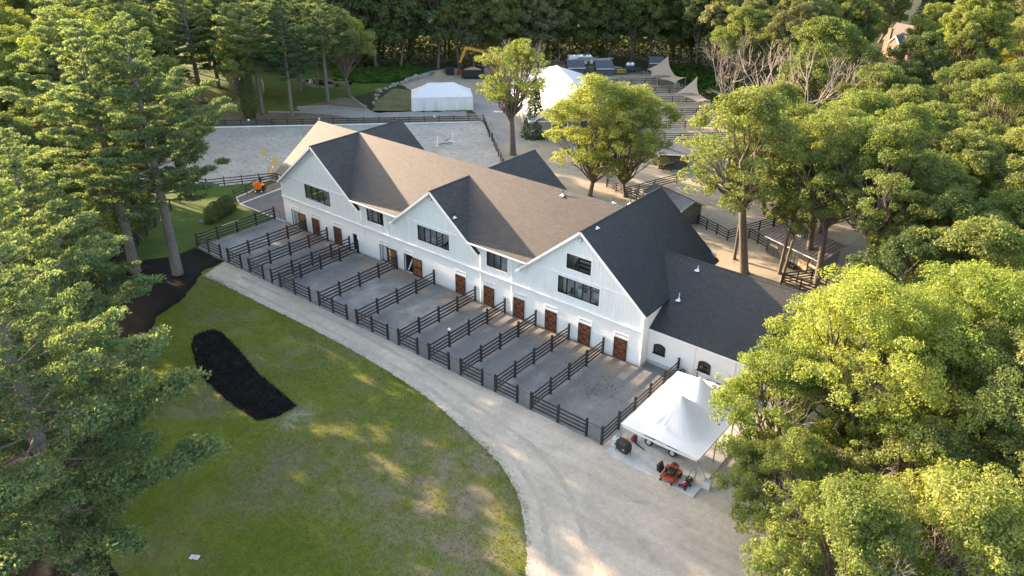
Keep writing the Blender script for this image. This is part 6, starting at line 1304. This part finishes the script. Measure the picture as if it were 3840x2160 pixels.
RIGHT = [('slim_a', 50.5, 27.5, .95, 'leaf_mid', 'slim crown just left of the thick bare trunk'),
  ('slim_a', 56.2, 27.2, 1.05, 'leaf_mid', 'slender twin-stemmed tree left of the board shed roof'), ('slim_a', 57.2, 25.4, .85, 'leaf_yellow', 'thin leafy stem just above the wing ridge'),
  ('high_a', 61.0, 25.6, .97, 'leaf_mid', 'oak in front of the board shed'), ('high_a', 65.6, 23.0, 1.0, 'leaf_mid', 'oak with the ivy trunk right of the wing'),
  ('high_a', 58.2, 30.6, .95, 'leaf_mid', 'oak crown over the roof of the board shed'), ('oak_c', 47.8, 43.5, .9, 'leaf_bright', 'oak crown left of the canopy above the tan paddock'), ('oak_c', 51.5, 39.5, 1.05, 'leaf_mid', 'oak crown right of the pen fences'), ('oak_b', 57, 36.5, 1.05, 'leaf_mid', 'oak crown behind the board shed'), ('oak_a', 62.2, 42, 1.02, 'leaf_bright', 'oak crown in the middle of the right hand canopy'),
  ('oak_c', 69.2, 41, 1.05, 'leaf_mid', 'oak crown near the right edge above the cars'), ('oak_b', 75, 42, 1.08, 'leaf_mid', 'oak crown at the right edge above the cars'), ('oak_a', 68.5, 27.5, .98, 'leaf_mid', 'oak crown left of the parked cars'),
  ('round_a', 77.5, 26.5, 1.05, 'leaf_bright', 'round crown at the right edge below the cars'), ('oak_c', 72.0, 22.5, 1.0, 'leaf_mid', 'oak crown just in front of the parked cars'), ('round_a', 77.0, 15.5, 1.1, 'leaf_mid', 'dense crown at the right edge in the middle'),
  ('oak_b', 71.5, 14.0, .85, 'leaf_dark', 'darker crown behind the light green foreground tree'), ('oak_c', 64, 52, 1.05, 'leaf_mid', 'crown far back in the right hand canopy'), ('oak_b', 56, 50, 1.05, 'leaf_bright', 'sunlit crown right of the hidden shed roof'),
  ('round_a', 58, 62, 1.1, 'leaf_mid', 'round crown below the white bare tree'), ('round_a', 51.2, 71.8, 1.12, 'leaf_mid', 'round crown right of the white bare tree'), ('round_a', 41.5, 79, 1.45, 'leaf_mid', 'large domed crown behind the white bare tree'),
  ('round_a', 51.4, 100, 1.2, 'leaf_dark', 'dark domed tree below the brick house'), ('tall_a', 58, 106, 1.35, 'leaf_yellow', 'tall pale green tree at the upper right'), ('tall_a', 57, 113, 1.15, 'leaf_yellow', 'second pale green tree at the upper right edge'),
  ('oak_b', 63, 75, 1.1, 'leaf_mid', 'crown in the right canopy below the yellow tree'), ('oak_a', 70, 62, 1.1, 'leaf_mid', 'crown at the right edge below the yellow tree'), ('oak_c', 69, 88, 1.1, 'leaf_mid', 'crown at the right edge beside the yellow tree'),
  ('tall_a', 16.5, 105, 1.05, 'leaf_olive', 'olive tree behind the grey bare tree'), ('tall_a', 30, 95, 1.15, 'leaf_olive', 'tall olive crown at the top edge left of the domed crown'), ('oak_b', 20, 98, 1.15, 'leaf_mid', 'crown above the green slope'),
  ('oak_a', 24, 112, 1.2, 'leaf_olive', 'crown at the top edge above the bare pole'), ('oak_c', 27, 118, 1.25, 'leaf_mid', 'crown at the top edge behind the domed crown'), 
  ('oak_a', 44.5, 48.5, .95, 'leaf_mid', 'oak crown right of the blue roof shed'), ('oak_c', 49.0, 59.5, .8, 'leaf_bright', 'low crown beside the hidden shed roof'),
  ('tall_a', 16, 124, 1.2, 'leaf_dark', 'tall dark crown at the top edge behind the pole'), ('oak_b', 66, 128, 1.3, 'leaf_mid', 'crown in the upper right corner'), ('oak_b', 21, 134, 1.3, 'leaf_mid', 'far crown at the top edge above the domed crown'), ('oak_a', 52, 150, 1.35, 'leaf_olive', 'far crown beside the pale house'), ('oak_c', 20, 140, 1.35, 'leaf_mid', 'far crown at the top edge above the pole'), ('oak_a', 68, 165, 1.4, 'leaf_mid', 'farthest crown in the upper right corner'), ('oak_a', 8, 134, 1.3, 'leaf_dark', 'far dark crown at the end of the wood'),
  ('tall_a', 31, 132, .98, 'leaf_mid', 'slim far crown at the top edge left of the brick house'), ('round_a', 15, 178, 1.0, 'leaf_mid', 'rounded far crown behind the brick house corner'), ('round_a', 22, 188, 1.1, 'leaf_mid', 'rounded far crown behind the brick house roof'), ('oak_c', 27.5, 150, .95, 'leaf_mid', 'far crown just left of the brick house'), ('oak_a', 44.5, 141, 1.0, 'leaf_bright', 'far crown just right of the brick house'), ('oak_a', 17, 193, 1.4, 'leaf_mid', 'hazy crown straight above the brick house'), ('oak_b', 9, 208, 1.4, 'leaf_olive', 'hazy crown at the top edge above the brick house'), ('oak_b', 12, 190, 1.4, 'leaf_mid', 'hazy crown behind the brick house, left'), ('oak_a', 22, 204, 1.4, 'leaf_mid', 'hazy crown behind the brick house, middle'), ('oak_c', 30, 212, 1.4, 'leaf_olive', 'hazy crown behind the brick house, right'), ('oak_b', 50, 190, 1.4, 'leaf_mid', 'hazy crown near the pale house'),
  ('oak_c', 58, 140, 1.3, 'leaf_olive', 'distant crown in the upper right corner'),
  ('oak_c', 83, 33, 1.0, 'leaf_mid', 'crown cut by the right edge beside the cars'), ('round_a', 82.5, 8, 1.05, 'leaf_mid', 'crown cut by the right edge above the foreground trees')]
hi = tree('high_a', 'oak with the thick bare trunk rising from the sand behind the right gable', 53.0, 24.7, 1.32, 'leaf_mid', rz=.6, sz=1.06); hi.rotation_euler = (0.02, -.17, .6)
for k, x, y, s, mt, l in RIGHT: tree(k, l, x, y, s, mt, group='trees of the right hand canopy')
tree('round_a', 'small golden yellow tree at the right edge', 61.0, 124, .78, 'leaf_gold', name='yellow_tree')
for i, (x, y, s) in enumerate(((33, 190, 2.6), (37, 194, 2.7), (41, 190, 2.5))): tree('spruce_a', ['dark spruce directly behind the brick house', 'tallest dark spruce behind the brick house', 'dark spruce right of the brick house'][i], x, y, s)
FG = [('near_a', 73.4, -4.4, 1.04, 'leaf_fresh', 'large light green tree covering the end of the wing'), ('near_a', 77.2, 1.0, 1.06, 'leaf_fresh', 'light green crown right of the large foreground tree'),
  ('near_b', 69.4, -8.2, 1.0, 'leaf_fresh', 'low light green boughs right of the peaked tent'), ('near_b', 71.8, -13.6, .78, 'leaf_bright', 'low leafy tree beside the drive below the tent'),
  ('near_a', 81.5, -3.0, .98, 'leaf_mid', 'shaded crown at the right edge beside the light green tree'), ('near_b', 77.4, -20.0, 1.0, 'leaf_bright', 'oak crown at the bottom right beside the drive'),
  ('near_b', 82.0, -16.4, 1.06, 'leaf_bright', 'oak crown in the bottom right corner'), ('near_b', 66.5, 4.2, .62, 'leaf_fresh', 'light green boughs against the wing wall'), ('near_b', 78.2, -9.8, .92, 'leaf_mid', 'shaded crown between the foreground oak and the light green tree'), ('near_b', 86.5, -10.5, 1.05, 'leaf_mid', 'oak crown cut by the right edge near the bottom')]
for k, x, y, s, mt, l in FG:
    t_ = tree(k, l, x, y, s, mt); hk = 17 if k == 'near_a' else 13
    for q_ in range(2): link('dead_twigs', BARE['bare_c'], t_, (wr.uniform(-4, 4), wr.uniform(-4, 4), hk*wr.uniform(.40, .52)), wr.uniform(0, 6), (.6,)*3)
for k, l, x, y, s in (('bare_a', 'grey leafless tree beside the bare pole', 18.5, 93, 1.15), ('bare_b', 'white leafless tree with many stems in the right canopy', 39.5, 71, 1.5), ('bare_a', 'small leafless tree at the right edge above the foreground', 79.5, 22, .7)):
    t = thing('leafless_tree', l, 'tree', (x, y, 0), 1.0); t.scale = (s, s, s); link('branches', BARE[k], t); link('trunk', MB().tube([(0,0,-.2),(0,0,1.6)], [.3,.22], 8).mesh('trunk', 'dead_bark'), t)
for i, (x, y, s) in enumerate(((-7.6, -6.2, 1.0), (-8.1, -5.2, 1.1), (-8.5, -4.1, 1.05), (-8.9, -3.1, 1.12), (-9.4, -2.1, .98))): tree('shrub_a', f'{ordw(i)} dark shrub of the short hedge, counted from the near end', x, y, s, None, group='short hedge by the paddock fence', cat='shrub', name='hedge_shrub')
# rough growth: green slope past the pens, weeds by the pond, weeds in the last paddock
def growth(name, label, poly, n, h, mat, ls=.35, seed=1):
    rs = np.random.RandomState(seed); x0, x1 = min(p[0] for p in poly), max(p[0] for p in poly); y0, y1 = min(p[1] for p in poly), max(p[1] for p in poly)
    x, y = rs.uniform(x0, x1, n*3), rs.uniform(y0, y1, n*3); k = inside(x, y, poly); x, y = x[k][:n], y[k][:n]
    hh = h*(.25+1.3*vnoise(x*.35, y*.35)*vnoise(x*.9+7, y*.9)); z = hh*rs.uniform(.2, 1, len(x))
    me = leaf_mesh(name, np.stack([x, y, z], 1), rs.normal(size=(len(x), 3))*.7+np.array([0, 0, .8]), ls*rs.uniform(.6, 1.4, len(x)), mat)
    o = link(name, me); tag(o, label, 'undergrowth', None, 'stuff')
growth('slope_weeds', 'bright green rough growth on the slope past the tan sails', [(-6,114),(-2,111),(8,101.5),(17,94.5),(27,84.5),(33,86),(28,100),(14,112),(0,120)], 22000, 2.2, 'weed_green', .5, 3)
growth('pond_weeds', 'dark green reeds between the pond and the boulders', [(-52,58),(-46.5,64),(-47,76),(-56,76),(-66,64),(-62,59)], 14000, 1.3, 'weed_green', .4, 4)
growth('paddock_weeds', 'small weeds in the paddock nearest the tent', [(50.6,-6.5),(53.5,-7.5),(55,-3.5),(52,-2.5)], 160, .14, 'weed_green', .12, 5)
growth('edge_scrub', 'scrub under the trees along the left fence', [(-3,-23.5),(-15,-9.5),(-20,-12),(-9,-27)], 9000, 2.0, 'leaf_dark', .28, 6)
growth('canopy_scrub', 'undergrowth below the right hand trees', [(70,46),(90,46),(90,120),(50,120),(36,88),(48,70)], 9000, 2.0, 'leaf_dark', .5, 7)

growth('wood_understory', 'dark tangle of saplings under the front of the wood', [(-95,40),(-80,62),(-66,67),(-55,77),(-47,85.5),(-38,93),(-30,105),(-22,115),(-12,121),(-2,121),(8,117),(16,111),(20,124),(0,136),(-40,128),(-70,96),(-104,70)], 42000, 9.0, 'leaf_dark', .6, 8)

# turf blades, ragged edge of the drive, loose mulch chips
def blades(name, label, pts, h, mat, ls, cat, up=.9):
    rs = np.random.RandomState(len(pts)); n = len(pts)
    P = np.concatenate([pts, (rs.rand(n)**1.5*h)[:, None]+.01], 1)
    o = link(name, leaf_mesh(name, P, rs.normal(size=(n, 3))+np.array([0, 0, .35]), ls*rs.uniform(.6, 1.5, n), mat, .45, np.tile([0, 0, 1.0], (n, 1))*up+rs.normal(size=(n, 3))*.5)); tag(o, label, cat, None, 'stuff')
rs = np.random.RandomState(77); lx, ly = rs.uniform(4, 64, 260000), rs.uniform(-46, -14.6, 260000)
edge_c = curve([(5.5,-15.6),(8,-15.4),(12.4,-15.3),(24.9,-15.1),(33.8,-15.3),(41.5,-16.06),(47.4,-17.4),(51.4,-18.5),(54.2,-19.9),(56.7,-21.8),(60.2,-26),(65,-34)])
lawn_p = edge_c+[(70,-46),(38,-46),(36.3,-42.2),(26,-35.3),(17,-29.2),(10.2,-23.8),(9,-20.4),(6.6,-17.2)]
bed_p = [(16.6,-23.3),(16.6,-22.4),(17.1,-21.5),(18.2,-21.3),(22,-22.0),(26.9,-23.2),(33.7,-24.0),(33.7,-26.0),(32.8,-27.4),(28.3,-27.4),(22.8,-26.7),(18.2,-24.6)]
k_ = inside(lx, ly, lawn_p) & ~inside(lx, ly, bed_p) & (vnoise(lx*.22, ly*.22)+.6*vnoise(lx*.9+9, ly*.9) > .42)
blades('lawn_blades', 'tufts of turf across the front lawn', np.stack([lx[k_], ly[k_]], 1)[:70000], .05, 'grass_blades', .11, 'grass')
ec = np.array(edge_c); ti = rs.randint(0, len(ec)-1, 1800); tt = rs.rand(1800)[:, None]; ep = ec[ti]*(1-tt)+ec[ti+1]*tt+rs.normal(size=(1800, 2))*.25
blades('edge_tufts', 'ragged grass tufts along the edge of the drive', ep, .05, 'grass_blades', .13, 'grass')
bp2 = np.array(bed_p+bed_p[:1]); ti = rs.randint(0, len(bp2)-1, 900); tt = rs.rand(900)[:, None]; ep = bp2[ti]*(1-tt)+bp2[ti+1]*tt+rs.normal(size=(900, 2))*.08
blades('mulch_chips', 'loose black chips spilling from the mulch bed', ep, .03, 'mulch', .12, 'mulch', .1)
mx, my = rs.uniform(16, 34.5, 12000), rs.uniform(-28, -21, 12000); k_ = inside(mx, my, bed_p)
o_ = link('bark_chips', leaf_mesh('bark_chips', np.stack([mx[k_], my[k_], .10+.1*rs.rand(k_.sum())], 1), rs.normal(size=(k_.sum(), 3))+np.array([0, 0, .6]), .16*rs.uniform(.5, 1.5, k_.sum()), 'mulch', .5)); tag(o_, 'coarse dark bark chips on the mulch bed', 'mulch', None, 'stuff')
